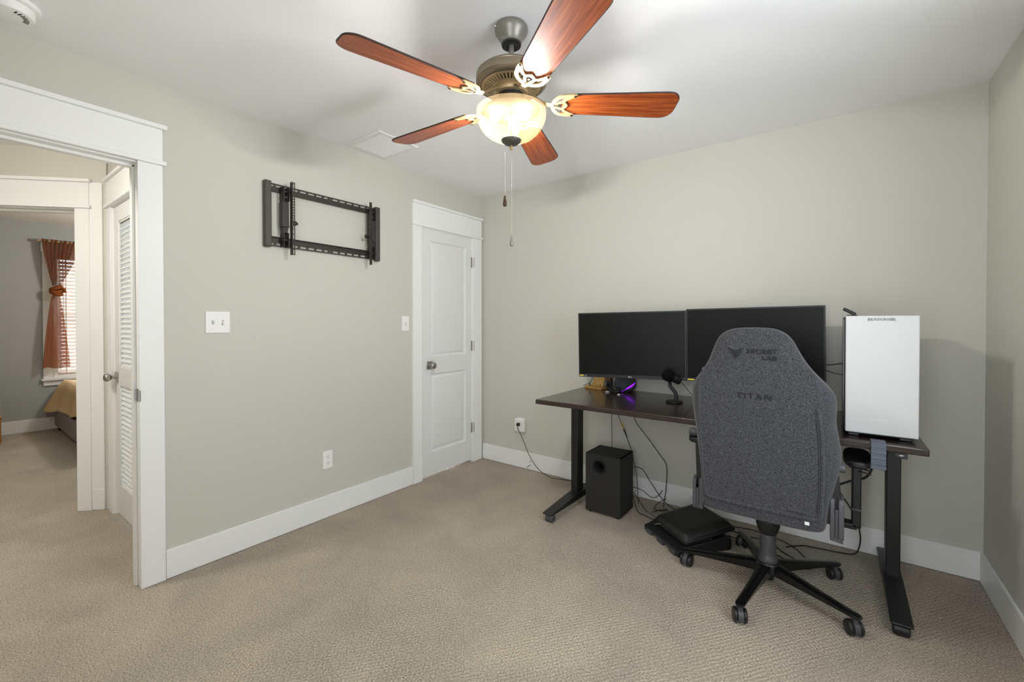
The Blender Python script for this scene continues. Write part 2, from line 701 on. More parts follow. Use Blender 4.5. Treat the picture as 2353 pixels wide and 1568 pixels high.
struct(wall_with_hole('y', FY - 0.1, 0.1, RW, RW + 0.1, WIN3), 'wall_right', M_WALL, 'greige wall at the right edge, beside the desk end', 'wall', smooth=0)
struct(wall_with_hole('x', 0, RW, FY - 0.1, FY, WIN2), 'wall_front', M_WALL, 'greige window wall behind the camera', 'wall', smooth=0)
struct(wall_with_hole('y', -4.9, 0.9, BX - 0.1, BX, WIN1), 'wall_bedroom_far', M_BEDWALL, 'grey bedroom wall with the curtained window', 'wall', smooth=0)
struct(box(BX, -1.43, 0.8, 0.9, 0, H), 'wall_bedroom_right', M_BEDWALL, 'grey bedroom side wall beyond the bed', 'wall', smooth=0)
struct(box(BX, -2.4, -4.7, -4.6, 0, H), 'wall_bedroom_left', M_BEDWALL, 'grey bedroom side wall on the far left', 'wall', smooth=0)
struct(box(-1.43, -1.33, -2.30, 0.9, 0, H), 'wall_bedroom_closet', M_BEDWALL, 'grey wall between bedroom and hall closet', 'wall', smooth=0)
struct(MB().box(-2.5, -2.4, -4.6, -3.6, 0, H).box(-2.5, -WT, -3.7, -3.6, 0, H), 'wall_hall_left', M_WALL, 'greige hall wall left of the doorways', 'wall', smooth=0)

# diagonal hall wall with the bedroom doorway: runs from P0 towards (-,-); local u along it, n towards the hall
P0 = Vector((-1.318, -2.384, 0))
UD = Vector((-1, -1, 0)).normalized()
ND = Vector((1, -1, 0)).normalized()
MD = Matrix(((UD.x, ND.x, 0, P0.x), (UD.y, ND.y, 0, P0.y), (0, 0, 1, 0), (0, 0, 0, 1)))
OP = (0.154, 0.969)           # bedroom opening along u
dg_ = MB()
dg_.box(-0.02, OP[0], -0.11, 0, 0, H)
dg_.box(OP[0], OP[1], -0.11, 0, DH, H)
dg_.box(OP[1], 1.75, -0.11, 0, 0, H)
struct(dg_.xf(MD), 'wall_hall_diagonal', M_WALL, 'angled greige hall wall around the bedroom doorway', 'wall', smooth=0)

# hall wall with the louvred closet door (faces the hall, -y)
LY = -2.36
LO = (-1.180, -0.400)
wc = MB()
wc.box(-1.36, LO[0], LY, LY + 0.1, 0, H)
wc.box(LO[0], LO[1], LY, LY + 0.1, DH, H)
wc.box(LO[1], -WT, LY, LY + 0.1, 0, H)
struct(wc, 'wall_hall_closet', M_WALL, 'short hall wall holding the louvred closet door', 'wall', smooth=0)

# ---- baseboards
BH, BT = 0.145, 0.014


def base(name, mb, label):
    struct(mb, name, M_TRIM, label, 'baseboard', bevel=0.003)


base('baseboard_left', box(0, BT, -2.398, -0.838, 0.002, BH), 'tall white baseboard along the wall with the TV bracket')
base('baseboard_back', box(0.019, RW, -BT, 0, 0.002, BH), 'tall white baseboard behind the desk')
base('baseboard_right', box(RW - BT, RW, FY, -BT, 0.002, BH), 'tall white baseboard at the right edge')
base('baseboard_front', box(0, RW - BT, FY, FY + BT, 0.002, BH), 'tall white baseboard behind the camera')
base('baseboard_hall_diagonal', box(0.0, 0.0748, 0, BT, 0.002, BH).xf(MD), 'stub of white baseboard right of the bedroom doorway')
base('baseboard_hall_closet', box(-1.33, LO[0] - 0.090, LY - BT, LY, 0.002, BH), 'stub of white baseboard left of the louvred door')
base('baseboard_bedroom_far', box(BX, BX + BT, -4.6, 0.8, 0.002, BH), 'white baseboard below the bedroom window')


struct(MB().box(0.0, 0.076, 0, 0.012, BH, 2.214).xf(MD).box(-1.335, LO[0] - 0.088, LY - 0.012, LY, BH, 2.214), 'trim_1', M_TRIM,
       'white corner boards between bedroom doorway and louvred door', 'trim', bevel=0.002)

# ---- craftsman door casings: local frame u along wall, n out of wall, z up
def casing(root, M, u0, u1, wl_=0.095, wr_=0.095, left=True, right=True, capl=0.014, capr=0.014, rv=-0.006):
    """u0..u1 is the clear opening"""
    if left:
        box(u0 - wl_, u0 - rv, 0, 0.018, 0.001, 2.037).xf(M).obj('casing', M_TRIM, root, bevel=0.002)
    if right:
        box(u1 + rv, u1 + wr_, 0, 0.018, 0.001, 2.037).xf(M).obj('casing', M_TRIM, root, bevel=0.002)
    a, b = u0 - wl_, u1 + wr_
    box(a - capl, b + capr, 0, 0.031, 2.037, 2.058).xf(M).obj('header_fillet', M_TRIM, root, bevel=0.004)
    box(a, b, 0, 0.020, 2.058, 2.211).xf(M).obj('header_board', M_TRIM, root, bevel=0.002)
    box(a - capl - 0.002, b + capr + 0.002, 0, 0.036, 2.211, 2.232).xf(M).obj('header_cap', M_TRIM, root, bevel=0.003)


def jamb(root, M, u0, u1, depth, stop=True):
    t = 0.018
    j = MB()
    j.box(u0 - 0.002, u0 + t - 0.008, -depth - 0.002, 0.002, 0.001, DH)
    j.box(u1 - t + 0.008, u1 + 0.002, -depth - 0.002, 0.002, 0.001, DH)
    j.box(u0, u1, -depth - 0.002, 0.002, DH - t + 0.004, DH + 0.002)
    j.xf(M).obj('jamb', M_TRIM, root, bevel=0.002)
    if stop:
        s = MB()
        q = t - 0.008
        s.box(u0 + q, u0 + q + 0.012, -depth * 0.66, -depth * 0.34, 0.001, DH - t)
        s.box(u1 - q - 0.012, u1 - q, -depth * 0.66, -depth * 0.34, 0.001, DH - t)
        s.box(u0 + q, u1 - q, -depth * 0.66, -depth * 0.34, DH - t - 0.010, DH - t + 0.004)
        s.xf(M).obj('door_stop', M_TRIM, root, bevel=0.002)


# left wall frame: u = y, n = +x
ML = Matrix(((0, 1, 0, 0), (1, 0, 0, 0), (0, 0, 1, 0), (0, 0, 0, 1)))
door1 = thing('door_1', 'white cased open doorway to the hall at the left edge', 'doorway', kind='structure', base=(0, -2.92, 0))
casing(door1, ML, D1[0], D1[1], 0.095, 0.084, rv=-0.012)
jamb(door1, ML, D1[0], D1[1], WT)
# strike plate on the right jamb, with its curled lip
sp = MB()
sp.box(-0.036, 0.004, -2.4965, -2.4925, 0.895, 0.955)
sp.cyl((0.021, -2.4975, 0.899), (0.021, -2.4975, 0.951), 0.0050, seg=10)
sp.box(0.002, 0.021, -2.4985, -2.4960, 0.899, 0.951)
tag(sp.obj('strike_plate', M_NICKEL, door1, bevel=0.001), 'satin nickel strike plate')

# ---- closet door, closed (two moulded panels)
door2 = thing('door_2', 'closed white two-panel closet door in the corner', 'door', kind='structure', base=(0, -0.443, 0))
casing(door2, ML, D2[0], D2[1], 0.085, 0.112, capl=0.006, capr=0.006)
jamb(door2, ML, D2[0], D2[1], WT, stop=False)
y0, y1, z0, z1 = D2[0] + 0.012, D2[1] - 0.012, 0.022, 2.030
PY = (-0.640, -0.222)
PZ = ((0.205, 0.850), (0.990, 1.940))
slab = MB()
xf_, xb = 0.0, -0.035
slab.box(xb, xf_, y0, PY[0], z0, z1)
slab.box(xb, xf_, PY[1], y1, z0, z1)
slab.box(xb, xf_, PY[0], PY[1], z0, PZ[0][0])
slab.box(xb, xf_, PY[0], PY[1], PZ[0][1], PZ[1][0])
slab.box(xb, xf_, PY[0], PY[1], PZ[1][1], z1)
slab.obj('slab', M_DOOR, door2, smooth=0)


def moulded_panel(root, ya, yb, za, zb, m, sgn=1, x=0.0):
    prof = [(0.0, 0.0), (0.007, -0.012), (0.018, -0.014), (0.036, -0.004), (0.042, -0.003)]
    rings = []
    for ins, d in prof:
        rings.append([(x + sgn * d, ya + ins, za + ins), (x + sgn * d, yb - ins, za + ins), (x + sgn * d, yb - ins, zb - ins), (x + sgn * d, ya + ins, zb - ins)])
    mb = MB()
    vs = [p for r_ in rings for p in r_]
    fs = []
    for i in range(len(rings) - 1):
        for q in range(4):
            l = (q + 1) % 4
            fs.append((i * 4 + q, i * 4 + l, (i + 1) * 4 + l, (i + 1) * 4 + q))
    k = (len(rings) - 1) * 4
    fs.append((k, k + 1, k + 2, k + 3))
    mb.add(vs, fs)
    return mb.obj('door_panel', m, root, smooth=20)


for za, zb in PZ:
    moulded_panel(door2, PY[0], PY[1], za, zb, M_DOOR)


def knob_set(root, M):
    """square rose and round knob; local n along +z of M"""
    rose = MB().box(-0.033, 0.033, -0.033, 0.033, 0, 0.008).xf(M)
    r = tag(rose.obj('knob_rose', M_NICKEL, root, bevel=0.003), 'square nickel knob rose')
    kn = MB().lathe([(0.012, 0.006), (0.010, 0.020), (0.011, 0.028), (0.020, 0.034), (0.0265, 0.043), (0.0275, 0.052), (0.024, 0.061), (0.014, 0.067), (0.0, 0.068)], seg=24).xf(M)
    tag(kn.obj('knob', M_NICKEL, root), 'round satin nickel knob')


MK = Matrix.Translation((0, -0.655, 0.922)) @ Matrix.Rotation(PI / 2, 4, 'Y')
knob_set(door2, MK)
for hz in (1.817, 1.060, 0.314):
    hg = MB()
    hg.cyl((0.012, -0.131, hz - 0.045), (0.012, -0.131, hz + 0.045), 0.008, seg=12)
    hg.box(0.001, 0.006, -0.152, -0.130, hz - 0.045, hz + 0.045)
    tag(hg.obj('hinge', M_NICKEL, door2), 'satin nickel hinge')

# ---- bedroom doorway in the diagonal wall
door3 = thing('door_3', 'white cased bedroom doorway seen through the hall', 'doorway', kind='structure', base=(-1.73, -2.79, 0))
casing(door3, MD, OP[0], OP[1], 0.079, 0.079)
jamb(door3, MD, OP[0], OP[1], 0.11)

# ---- louvred closet door (u = -x, n = -y)
MLV = Matrix(((-1, 0, 0, 0), (0, -1, 0, LY), (0, 0, 1, 0), (0, 0, 0, 1)))
door4 = thing('door_4', 'white louvred closet door in the hall', 'door', kind='structure', base=(-0.74, -2.36, 0))
casing(door4, MLV, -LO[1], -LO[0], 0.09, 0.09)
jamb(door4, MLV, -LO[1], -LO[0], 0.10, stop=False)
ua, ub = -LO[1] + 0.012, -LO[0] - 0.012        # slab from ua to ub in u
lv = MB()
st = 0.105
lv.box(ua, ua + st, -0.036, -0.002, 0.02, 2.03)
lv.box(ub - st, ub, -0.036, -0.002, 0.02, 2.03)
LZ = ((0.215, 0.865), (0.985, 1.925))
lv.box(ua + st, ub - st, -0.036, -0.002, 0.02, LZ[0][0])
lv.box(ua + st, ub - st, -0.036, -0.002, LZ[0][1], LZ[1][0])
lv.box(ua + st, ub - st, -0.036, -0.002, LZ[1][1], 2.03)
lv.xf(MLV).obj('door_frame', M_DOOR, door4, bevel=0.003)
bead = MB()
for za, zb in LZ:
    u_, v_ = ua + st, ub - st
    bead.box(u_, u_ + 0.008, -0.012, -0.006, za, zb)
    bead.box(v_ - 0.008, v_, -0.012, -0.006, za, zb)
    bead.box(u_, v_, -0.012, -0.006, za, za + 0.008)
    bead.box(u_, v_, -0.012, -0.006, zb - 0.008, zb)
bead.xf(MLV).obj('bead', M_DOOR, door4)
slat_me = None
for za, zb in LZ:
    n = int((zb - za) / 0.0305)
    for i in range(n):
        zc = za + (i + 0.5) * (zb - za) / n
        if slat_me is None:
            sl = MB().obox((0, 0, 0), (ub - ua - 2 * st, 0.007, 0.035), rotm(x=math.radians(-38)))
            slat_me = sl.mesh('slat', 0)
            slat_me.materials.append(M_DOOR)
        o = bpy.data.objects.new('slat', slat_me)
        COL.objects.link(o)
        adopt(o, door4)
        o.location = (-(ua + ub) / 2, LY + 0.019, zc)
knob_set(door4, Matrix.Translation((LO[0] + 0.012 + 0.045, LY + 0.002, 0.915)) @ Matrix.Rotation(PI / 2, 4, 'X'))


# ---- windows
def window(name, label, M, w, z0, z1, depth=0.10):
    root = thing(name, label, 'window', kind='structure', base=tuple(M @ Vector((w / 2, 0, z0))))
    fr = MB()
    t = 0.035
    fr.box(0, t, -depth, 0, z0, z1).box(w - t, w, -depth, 0, z0, z1).box(t, w - t, -depth, 0, z1 - t, z1).box(t, w - t, -depth, 0, z0, z0 + t)
    fr.xf(M).obj('window_frame', M_TRIM, root, bevel=0.002)
    sash = MB()
    zm = (z0 + z1) / 2
    for a, b, n in ((z0 + t, zm + 0.02, -0.060), (zm - 0.02, z1 - t, -0.085)):
        s = 0.035
        sash.box(t, t + s, n - 0.015, n + 0.008, a, b).box(w - t - s, w - t, n - 0.015, n + 0.008, a, b)
        sash.box(t + s, w - t - s, n - 0.014, n + 0.007, a, a + s).box(t + s, w - t - s, n - 0.014, n + 0.007, b - s, b)
        box(t + s, w - t - s, n - 0.005, n - 0.002, a + s, b - s).xf(M).obj('pane', M_PANE, root)
    sash.xf(M).obj('sash', M_TRIM, root, bevel=0.002)
    c = 0.09
    box(-c, -0.004, 0, 0.018, z0, z1 + 0.004).xf(M).obj('casing', M_TRIM, root, bevel=0.002)
    box(w + 0.004, w + c, 0, 0.018, z0, z1 + 0.004).xf(M).obj('casing', M_TRIM, root, bevel=0.002)
    box(-c - 0.01, w + c + 0.01, 0, 0.022, z1 + 0.004, z1 + 0.14).xf(M).obj('header_board', M_TRIM, root, bevel=0.002)
    box(-c - 0.015, w + c + 0.015, -0.01, 0.045, z0 - 0.026, z0).xf(M).obj('sill', M_TRIM, root, bevel=0.003)
    box(-c, w + c, 0, 0.018, z0 - 0.086, z0 - 0.026).xf(M).obj('apron', M_TRIM, root, bevel=0.002)
    return root


MW1 = Matrix(((0, 1, 0, BX), (1, 0, 0, WIN1[0]), (0, 0, 1, 0), (0, 0, 0, 1)))
MW2 = Matrix(((1, 0, 0, WIN2[0]), (0, 1, 0, FY), (0, 0, 1, 0), (0, 0, 0, 1)))
MW3 = Matrix(((0, -1, 0, RW), (1, 0, 0, WIN3[0]), (0, 0, 1, 0), (0, 0, 0, 1)))
window('window_1', 'white bedroom window behind the brown knotted curtain', MW1, WIN1[1] - WIN1[0], WIN1[2], WIN1[3])
window('window_2', 'white window behind the camera', MW2, WIN2[1] - WIN2[0], WIN2[2], WIN2[3])

window('window_3', 'white window in the right wall outside the picture', MW3, WIN3[1] - WIN3[0], WIN3[2], WIN3[3])

# ================================================================== CEILING FAN
FC = (1.62, -1.70)
fan = thing('ceiling_fan', 'five-blade wooden ceiling fan with a lit frosted bowl light', 'ceiling fan', (FC[0], FC[1], H))
Z = lambda z: z - H      # world height to local


def lz(prof):
    return [(r, Z(z)) for r, z in prof]


MB().lathe(lz([(0.062, 2.44), (0.0655, 2.434), (0.0655, 2.424), (0.063, 2.415), (0.055, 2.402), (0.046, 2.390), (0.0415, 2.380), (0.0405, 2.374), (0.036, 2.372)]), seg=40).obj('canopy', M_BRONZE_D, fan)
tag(MB().lathe(lz([(0.037, 2.3715), (0.038, 2.365), (0.030, 2.363), (0.016, 2.368)]), seg=32).obj('canopy_ring', M_BLACKPL, fan), 'black rubber canopy ring')
sc_ = MB()
sc_.cyl((-0.030, -0.050, Z(2.428)), (-0.037, -0.060, Z(2.428)), 0.005, seg=10)
sc_.obj('canopy_screw', M_CHAIN, fan)
MB().cyl((0, 0, Z(2.375)), (0, 0, Z(2.25)), 0.0105, seg=20).obj('downrod', M_BRONZE_D, fan)
motor = MB().lathe(lz([(0.0, 2.268), (0.085, 2.268), (0.110, 2.265), (0.127, 2.258), (0.134, 2.250), (0.1375, 2.2485), (0.1385, 2.246), (0.1375, 2.2435), (0.139, 2.240), (0.139, 2.219),
                       (0.137, 2.2165), (0.138, 2.214), (0.136, 2.2115), (0.130, 2.208), (0.122, 2.205)]), seg=64).obj('motor_housing', M_BRONZE, fan)
MB().lathe(lz([(0.122, 2.205), (0.1195, 2.203), (0.1195, 2.2075), (0.062, 2.197), (0.062, 2.1935)]), seg=48, cap=False).obj('vent_recess', M_HOLE, motor)
# underside: outer ring, inner ring and the radial ribs that leave the cooling slots open
ring = MB()
ring.lathe(lz([(0.1225, 2.205), (0.108, 2.2005), (0.106, 2.2025), (0.120, 2.2075)]), seg=64, cap=False)
ring.lathe(lz([(0.081, 2.1935), (0.064, 2.1895), (0.058, 2.1885), (0.058, 2.195), (0.080, 2.1985)]), seg=48, cap=False)
ring.obj('vent_ring', M_GOLD, motor)
ribs = MB()
NR = 45
for i in range(NR):
    a = 2 * PI * i / NR
    w0, w1 = 0.0030, 0.0052
    c, s = math.cos(a), math.sin(a)
    vs = []
    for r_, w_, zz in ((0.078, w0, 2.1925), (0.112, w1, 2.2015)):
        for sg in (-1, 1):
            for dz in (0, 0.005):
                vs.append((r_ * c - sg * w_ * s, r_ * s + sg * w_ * c, Z(zz + dz)))
    ribs.add(vs, [(0, 1, 3, 2), (4, 6, 7, 5), (0, 4, 5, 1), (2, 3, 7, 6), (0, 2, 6, 4), (1, 5, 7, 3)])
ribs.obj('vent_ribs', M_GOLD, motor, smooth=0)
MB().lathe(lz([(0.066, 2.1905), (0.067, 2.182), (0.062, 2.174), (0.050, 2.172)]), seg=40).obj('flywheel', M_GOLD, fan)
tag(MB().lathe(lz([(0.049, 2.1725), (0.049, 2.158), (0.044, 2.157)]), seg=32).obj('flywheel_gasket', M_BLACKPL, fan), 'black gasket ring')
sw = MB().lathe(lz([(0.046, 2.158), (0.048, 2.154), (0.048, 2.118), (0.043, 2.112), (0.030, 2.110)]), seg=40).obj('switch_housing', M_BRONZE, fan)
MB().cyl((0, 0, Z(2.112)), (0, 0, Z(1.992)), 0.0022, seg=8).obj('light_stem', mat('uplight_baffle', (36, 31, 24), 0.95, spec=0.0), sw)
for k in range(3):
    a = math.radians(36.8 + 180 + 22 + 120 * k)
    c, s = math.cos(a), math.sin(a)
    bl = MB().lathe([(0.010, 0.0), (0.016, 0.010), (0.022, 0.022), (0.0235, 0.032), (0.020, 0.043), (0.010, 0.051), (0.0, 0.053)], seg=14)
    d = Vector((c * 0.78, s * 0.78, -0.62))
    q = Vector((0, 0, 1)).rotation_difference(d)
    bl.xf(Matrix.Translation((0.046 * c, 0.046 * s, Z(2.096))) @ q.to_matrix().to_4x4())
    bl.obj('bulb', M_BULB, sw)
    ld = bpy.data.lights.new('bulb_light', 'POINT')
    ld.energy = LAMP_W
    ld.color = (1.0, 0.965, 0.93)
    ld.shadow_soft_size = 0.016
    lo = bpy.data.objects.new('bulb_light', ld)
    COL.objects.link(lo)
    lo.location = (FC[0] + 0.064 * c, FC[1] + 0.064 * s, 2.064)
tag(MB().lathe(lz([(0.006, 2.1105), (0.108, 2.1105), (0.1125, 2.109), (0.108, 2.1075), (0.006, 2.1075)]), seg=48).obj('uplight_baffle', mat('uplight_baffle', (36, 31, 24), 0.95, spec=0.0), sw), 'added dark disc inside the bowl that blocks uplight')  # added disc: cuts uplight on the ceiling, hides the hub behind the glass
globe = MB().lathe(lz([(0.1370, 2.110), (0.1382, 2.100), (0.1372, 2.086), (0.1330, 2.068), (0.1240, 2.049), (0.1100, 2.030), (0.0900, 2.013), (0.0650, 2.000), (0.0350, 1.9935), (0.0070, 1.992)]), seg=64, cap=False).obj('glass_bowl', M_GLOBE, fan, smooth=80)
MB().lathe(lz([(0.0055, 1.9925), (0.030, 1.993), (0.0385, 1.9985), (0.0400, 1.996), (0.0380, 1.990), (0.030, 1.982), (0.016, 1.976), (0.008, 1.974), (0.0, 1.973)]), seg=40).obj('finial_cap', mat('finial_dark', (86, 82, 74), 0.45, metal=0.4), fan)
MB().lathe(lz([(0.0, 1.976), (0.0045, 1.974), (0.0045, 1.969), (0.0075, 1.966), (0.0075, 1.961), (0.004, 1.957), (0.0, 1.956)]), seg=16).obj('finial_tip', M_GOLD, fan)


def blade_outline():
    r0, r1, w0, w1 = 0.205, 0.655, 0.054, 0.070
    pts = []
    # root end, slightly rounded
    for t in (-1, -0.6, 0, 0.6, 1):
        pts.append((r0 - 0.006 * (1 - t * t), t * w0 * 0.93))
    top = [(0.25, w0), (0.40, 0.061), (0.55, w1 * 0.975), (0.60, w1)]
    cr = 0.045
    out = pts + top
    for k in range(0, 7):
        a = PI / 2 - k * (PI / 2) / 6
        out.append((r1 - cr + cr * math.cos(a), w1 - cr + cr * math.sin(a) + 0.0))
    for k in range(0, 7):
        a = -k * (PI / 2) / 6
        out.append((r1 - cr + cr * math.cos(a), -w1 + cr + cr * math.sin(a)))
    out += [(x, -y) for x, y in reversed(top)]
    return out


TILT = math.radians(-12)
blade_me = MB().prism(blade_outline(), -0.003, 0.003).mesh('blade', 30)
blade_me.materials.append(M_BLADE)
M_BLADEEDGE = mat('blade_edge', (46, 26, 18), 0.5)
edge_pts = [(x, y, 0.0) for x, y in blade_outline()]
edge_me = MB().tube(edge_pts, 0.0034, 6, closed=True).mesh('blade_edge', 60)
edge_me.materials.append(M_BLADEEDGE)


def blade_iron():
    mb = MB()
    z0_, z1_ = -0.0085, -0.0035
    # hub-side curve of the bracket (horns point out along the blade)
    outer = []
    for k in range(13):
        a = PI / 2 + PI * k / 12
        outer.append((0.212 + 0.048 * math.cos(a), 0.052 * math.sin(a)))
    outer = [(0.246, 0.054)] + [(0.230, 0.0545)] + outer + [(0.230, -0.0545), (0.246, -0.054)]
    mb.ribbon(outer, 0.015, z0_, z1_)
    wav = [(0.246, 0.052), (0.228, 0.042), (0.210, 0.030), (0.204, 0.018), (0.212, 0.008), (0.218, 0.0), (0.212, -0.008), (0.204, -0.018), (0.210, -0.030), (0.228, -0.042), (0.246, -0.052)]
    mb.ribbon(wav, 0.012, z0_ + 0.0004, z1_)
    mb.ribbon([(0.166, 0.006), (0.205, 0.020)], 0.010, z0_ + 0.0002, z1_)
    mb.ribbon([(0.166, -0.006), (0.205, -0.020)], 0.010, z0_ + 0.0002, z1_)
    for sy in (-1, 1):
        mb.lathe([(0.009, z1_), (0.009, z0_ - 0.001), (0.0, z0_ - 0.001)], (0.246, sy * 0.053, 0), 14)
    return mb


iron_me = blade_iron().mesh('iron_bracket', 30)
iron_me.materials.append(M_GOLD)
screw_me = MB().lathe([(0.005, 0.0), (0.005, -0.002), (0.0, -0.0027)], seg=10).mesh('bracket_screw', 40)
screw_me.materials.append(M_BRONZEKNOB)
ZB = 2.140
for k in range(5):
    ang = math.radians(38 + 72 * k)
    R_ = Matrix.Rotation(ang, 4, 'Z') @ Matrix.Translation((0, 0, Z(ZB))) @ Matrix.Rotation(TILT, 4, 'X')
    b = bpy.data.objects.new('blade', blade_me)
    COL.objects.link(b)
    b.parent = fan
    b.matrix_local = R_
    e = bpy.data.objects.new('blade_edge', edge_me)
    COL.objects.link(e)
    e.parent = b
    ir = bpy.data.objects.new('blade_iron', iron_me)
    COL.objects.link(ir)
    ir.parent = fan
    ir.matrix_local = R_
    for sp_ in ((0.246, 0.053, -0.0095), (0.246, -0.053, -0.0095), (0.190, 0, -0.0035)):
        sc2 = bpy.data.objects.new('bracket_screw', screw_me)
        COL.objects.link(sc2)
        sc2.parent = ir
        sc2.location = sp_
    # curved arm from flywheel to bracket (in untilted blade frame)
    arm = MB()
    pth = spline([(0.056, 0, Z(2.178)), (0.075, 0, Z(2.176)), (0.100, 0, Z(2.160)), (0.130, 0, Z(2.141)), (0.168, 0, Z(2.1345))], 5)
    rings = []
    for i, p in enumerate(pth):
        t = i / (len(pth) - 1)
        hw = 0.017 - 0.006 * math.sin(PI * t) if t < 0.9 else 0.0135
        hh = 0.0055
        rings.append([(p.x, hw * math.cos(q), p.z + hh * math.sin(q)) for q in [2 * PI * j / 10 for j in range(10)]])
    arm.loft(rings)
    arm.obj('iron_arm', M_GOLD, fan, smooth=60, rot=(0, 0, ang))

# pull chains: beads on a thread, with drop fobs
RV = Vector((math.cos(0.6418), math.sin(0.6418), 0))
for off, ztop, zf0, zf1, lab in ((-0.0255, 1.989, 1.778, 1.733, 'shorter pull chain with a wood-coloured fob'), (0.0015, 1.958, 1.620, 1.577, 'longer pull chain with a dark fob')):
    p = RV * off
    ch = MB()
    n = int((ztop - zf0) / 0.0052)
    for i in range(n + 1):
        z = ztop - (ztop - zf0) * i / n
        ch.add(*(lambda c_, r_: ([(c_[0] + r_, c_[1], c_[2]), (c_[0] - r_, c_[1], c_[2]), (c_[0], c_[1] + r_, c_[2]), (c_[0], c_[1] - r_, c_[2]), (c_[0], c_[1], c_[2] + r_), (c_[0], c_[1], c_[2] - r_)],
                                 [(0, 2, 4), (2, 1, 4), (1, 3, 4), (3, 0, 4), (2, 0, 5), (1, 2, 5), (3, 1, 5), (0, 3, 5)]))((p.x, p.y, Z(z)), 0.0020))
    ch.cyl((p.x, p.y, Z(ztop)), (p.x, p.y, Z(zf0)), 0.0007, seg=5)
    co = tag(ch.obj('pull_chain', M_CHAIN, fan, smooth=80), lab)
    fob = MB().lathe([(0.0, Z(zf0)), (0.0028, Z(zf0) - 0.001), (0.0042, Z(zf0) - 0.010), (0.0068, Z(zf0) - 0.024), (0.0082, Z(zf0) - 0.034), (0.0072, Z(zf0) - 0.042), (0.0, Z(zf0) - 0.0455)], (p.x, p.y, 0), 16)
    fob.obj('fob', M_BRONZEKNOB if off < 0 else M_BRONZE_D, co)

# ================================================================== CEILING FIXTURES
vent = thing('ceiling_vent', 'white square air register in the ceiling by the fan', 'vent', (0.262, -1.297, H))
vx, vy = 0.172, 0.157
fr = MB()
for a, b, c, d in ((-vx, vx, -vy, -vy + 0.035), (-vx, vx, vy - 0.035, vy), (-vx, -vx + 0.035, -vy + 0.035, vy - 0.035), (vx - 0.035, vx, -vy + 0.035, vy - 0.035)):
    fr.box(a, b, c, d, -0.009, -0.0005)
fr.obj('frame', M_TRIM, vent, bevel=0.003)
box(-vx + 0.03, vx - 0.03, -vy + 0.03, vy - 0.03, -0.003, -0.0008).obj('backing', mat('vent_shadow', (46, 46, 46), 0.8), vent)
vs_me = None
for i in range(19):
    x = -vx + 0.042 + i * (2 * vx - 0.084) / 18
    if vs_me is None:
        vs_me = MB().obox((0, 0, 0), (0.0085, 2 * vy - 0.072, 0.0014), rotm(y=math.radians(-30))).mesh('fin', 0)
        vs_me.materials.append(M_TRIM)
    o = bpy.data.objects.new('fin', vs_me)
    COL.objects.link(o)
    o.parent = vent
    o.location = (x, 0, -0.0066)

sd = thing('smoke_detector', 'round white smoke detector on the ceiling corner', 'smoke detector', (0.232, -2.905, H))
MB().lathe([(0.084, 0.0), (0.084, -0.012), (0.080, -0.015), (0.070, -0.016)], seg=40).obj('mounting_ring', M_PLATE, sd)
MB().lathe([(0.069, -0.0162), (0.069, -0.036), (0.064, -0.044), (0.050, -0.047), (0.0, -0.047)], seg=40).obj('cover', M_PLATE, sd)
sl = MB()
for k in range(7):
    a = math.radians(20 + 14 * k)
    sl.obox((0.046 * math.cos(a), 0.046 * math.sin(a), -0.0472), (0.014, 0.0045, 0.0016), rotm(z=a))
sl.obj('sounder_slots', M_HOLE, sd, smooth=0)

# ================================================================== WALL PLATES
def plate(root, M, w, h):
    return MB().box(-w / 2, w / 2, -h / 2, h / 2, 0.0, 0.005).xf(M).obj('cover_plate', M_PLATE, root, bevel=0.0025)


def wallM(y, z):   # plate frame on the left wall: local x = +y, local y = z, local z = +x
    return Matrix(((0, 0, 1, 0.0003), (1, 0, 0, y), (0, 1, 0, z), (0, 0, 0, 1)))


def toggle(root, M, x, up):
    box(x - 0.0055, x + 0.0055, -0.012, 0.012, 0.0045, 0.0058).xf(M).obj('toggle_slot', mat('toggle_slot', (188, 186, 182), 0.5), root)
    t = MB().obox((x, 0.004 * up, 0.011), (0.008, 0.010, 0.018), rotm(x=-0.45 * up)).xf(M)
    t.obj('toggle', M_PLATE, root, bevel=0.001)
    for s in (-1, 1):
        MB().lathe([(0.003, 0.005), (0.003, 0.0062), (0.0, 0.0064)], (x, s * 0.030, 0), 10).xf(M).obj('plate_screw', M_PLATE, root)


sw1 = thing('light_switch', 'white double toggle switch plate beside the open doorway', 'light switch', base=(0, -2.1645, 1.274))
M1 = wallM(-2.1645, 1.274)
plate(sw1, M1, 0.115, 0.115)
toggle(sw1, M1, -0.023, 1)
toggle(sw1, M1, 0.023, -1)
sw2 = thing('light_switch', 'white single toggle switch plate beside the closet door', 'light switch', base=(0, -0.9025, 1.264))
M2 = wallM(-0.9025, 1.264)
plate(sw2, M2, 0.068, 0.115)
toggle(sw2, M2, 0.0, 1)


def receptacle(root, M, dy):
    pts = [(0.017 * math.cos(a), dy + 0.0145 * math.sin(a)) for a in [2 * PI * i / 16 for i in range(16)]]
    MB().prism(pts, 0.0045, 0.0068).xf(M).obj('receptacle', M_PLATE, root)
    s = MB()
    s.box(-0.0075, -0.0052, dy - 0.001, dy + 0.007, 0.0066, 0.0072)
    s.box(0.0052, 0.0075, dy - 0.001, dy + 0.007, 0.0066, 0.0072)
    s.lathe([(0.0028, 0.0066), (0.0028, 0.0072), (0, 0.0072)], (0, dy - 0.0075, 0), 10)
    s.xf(M).obj('slots', M_HOLE, root)


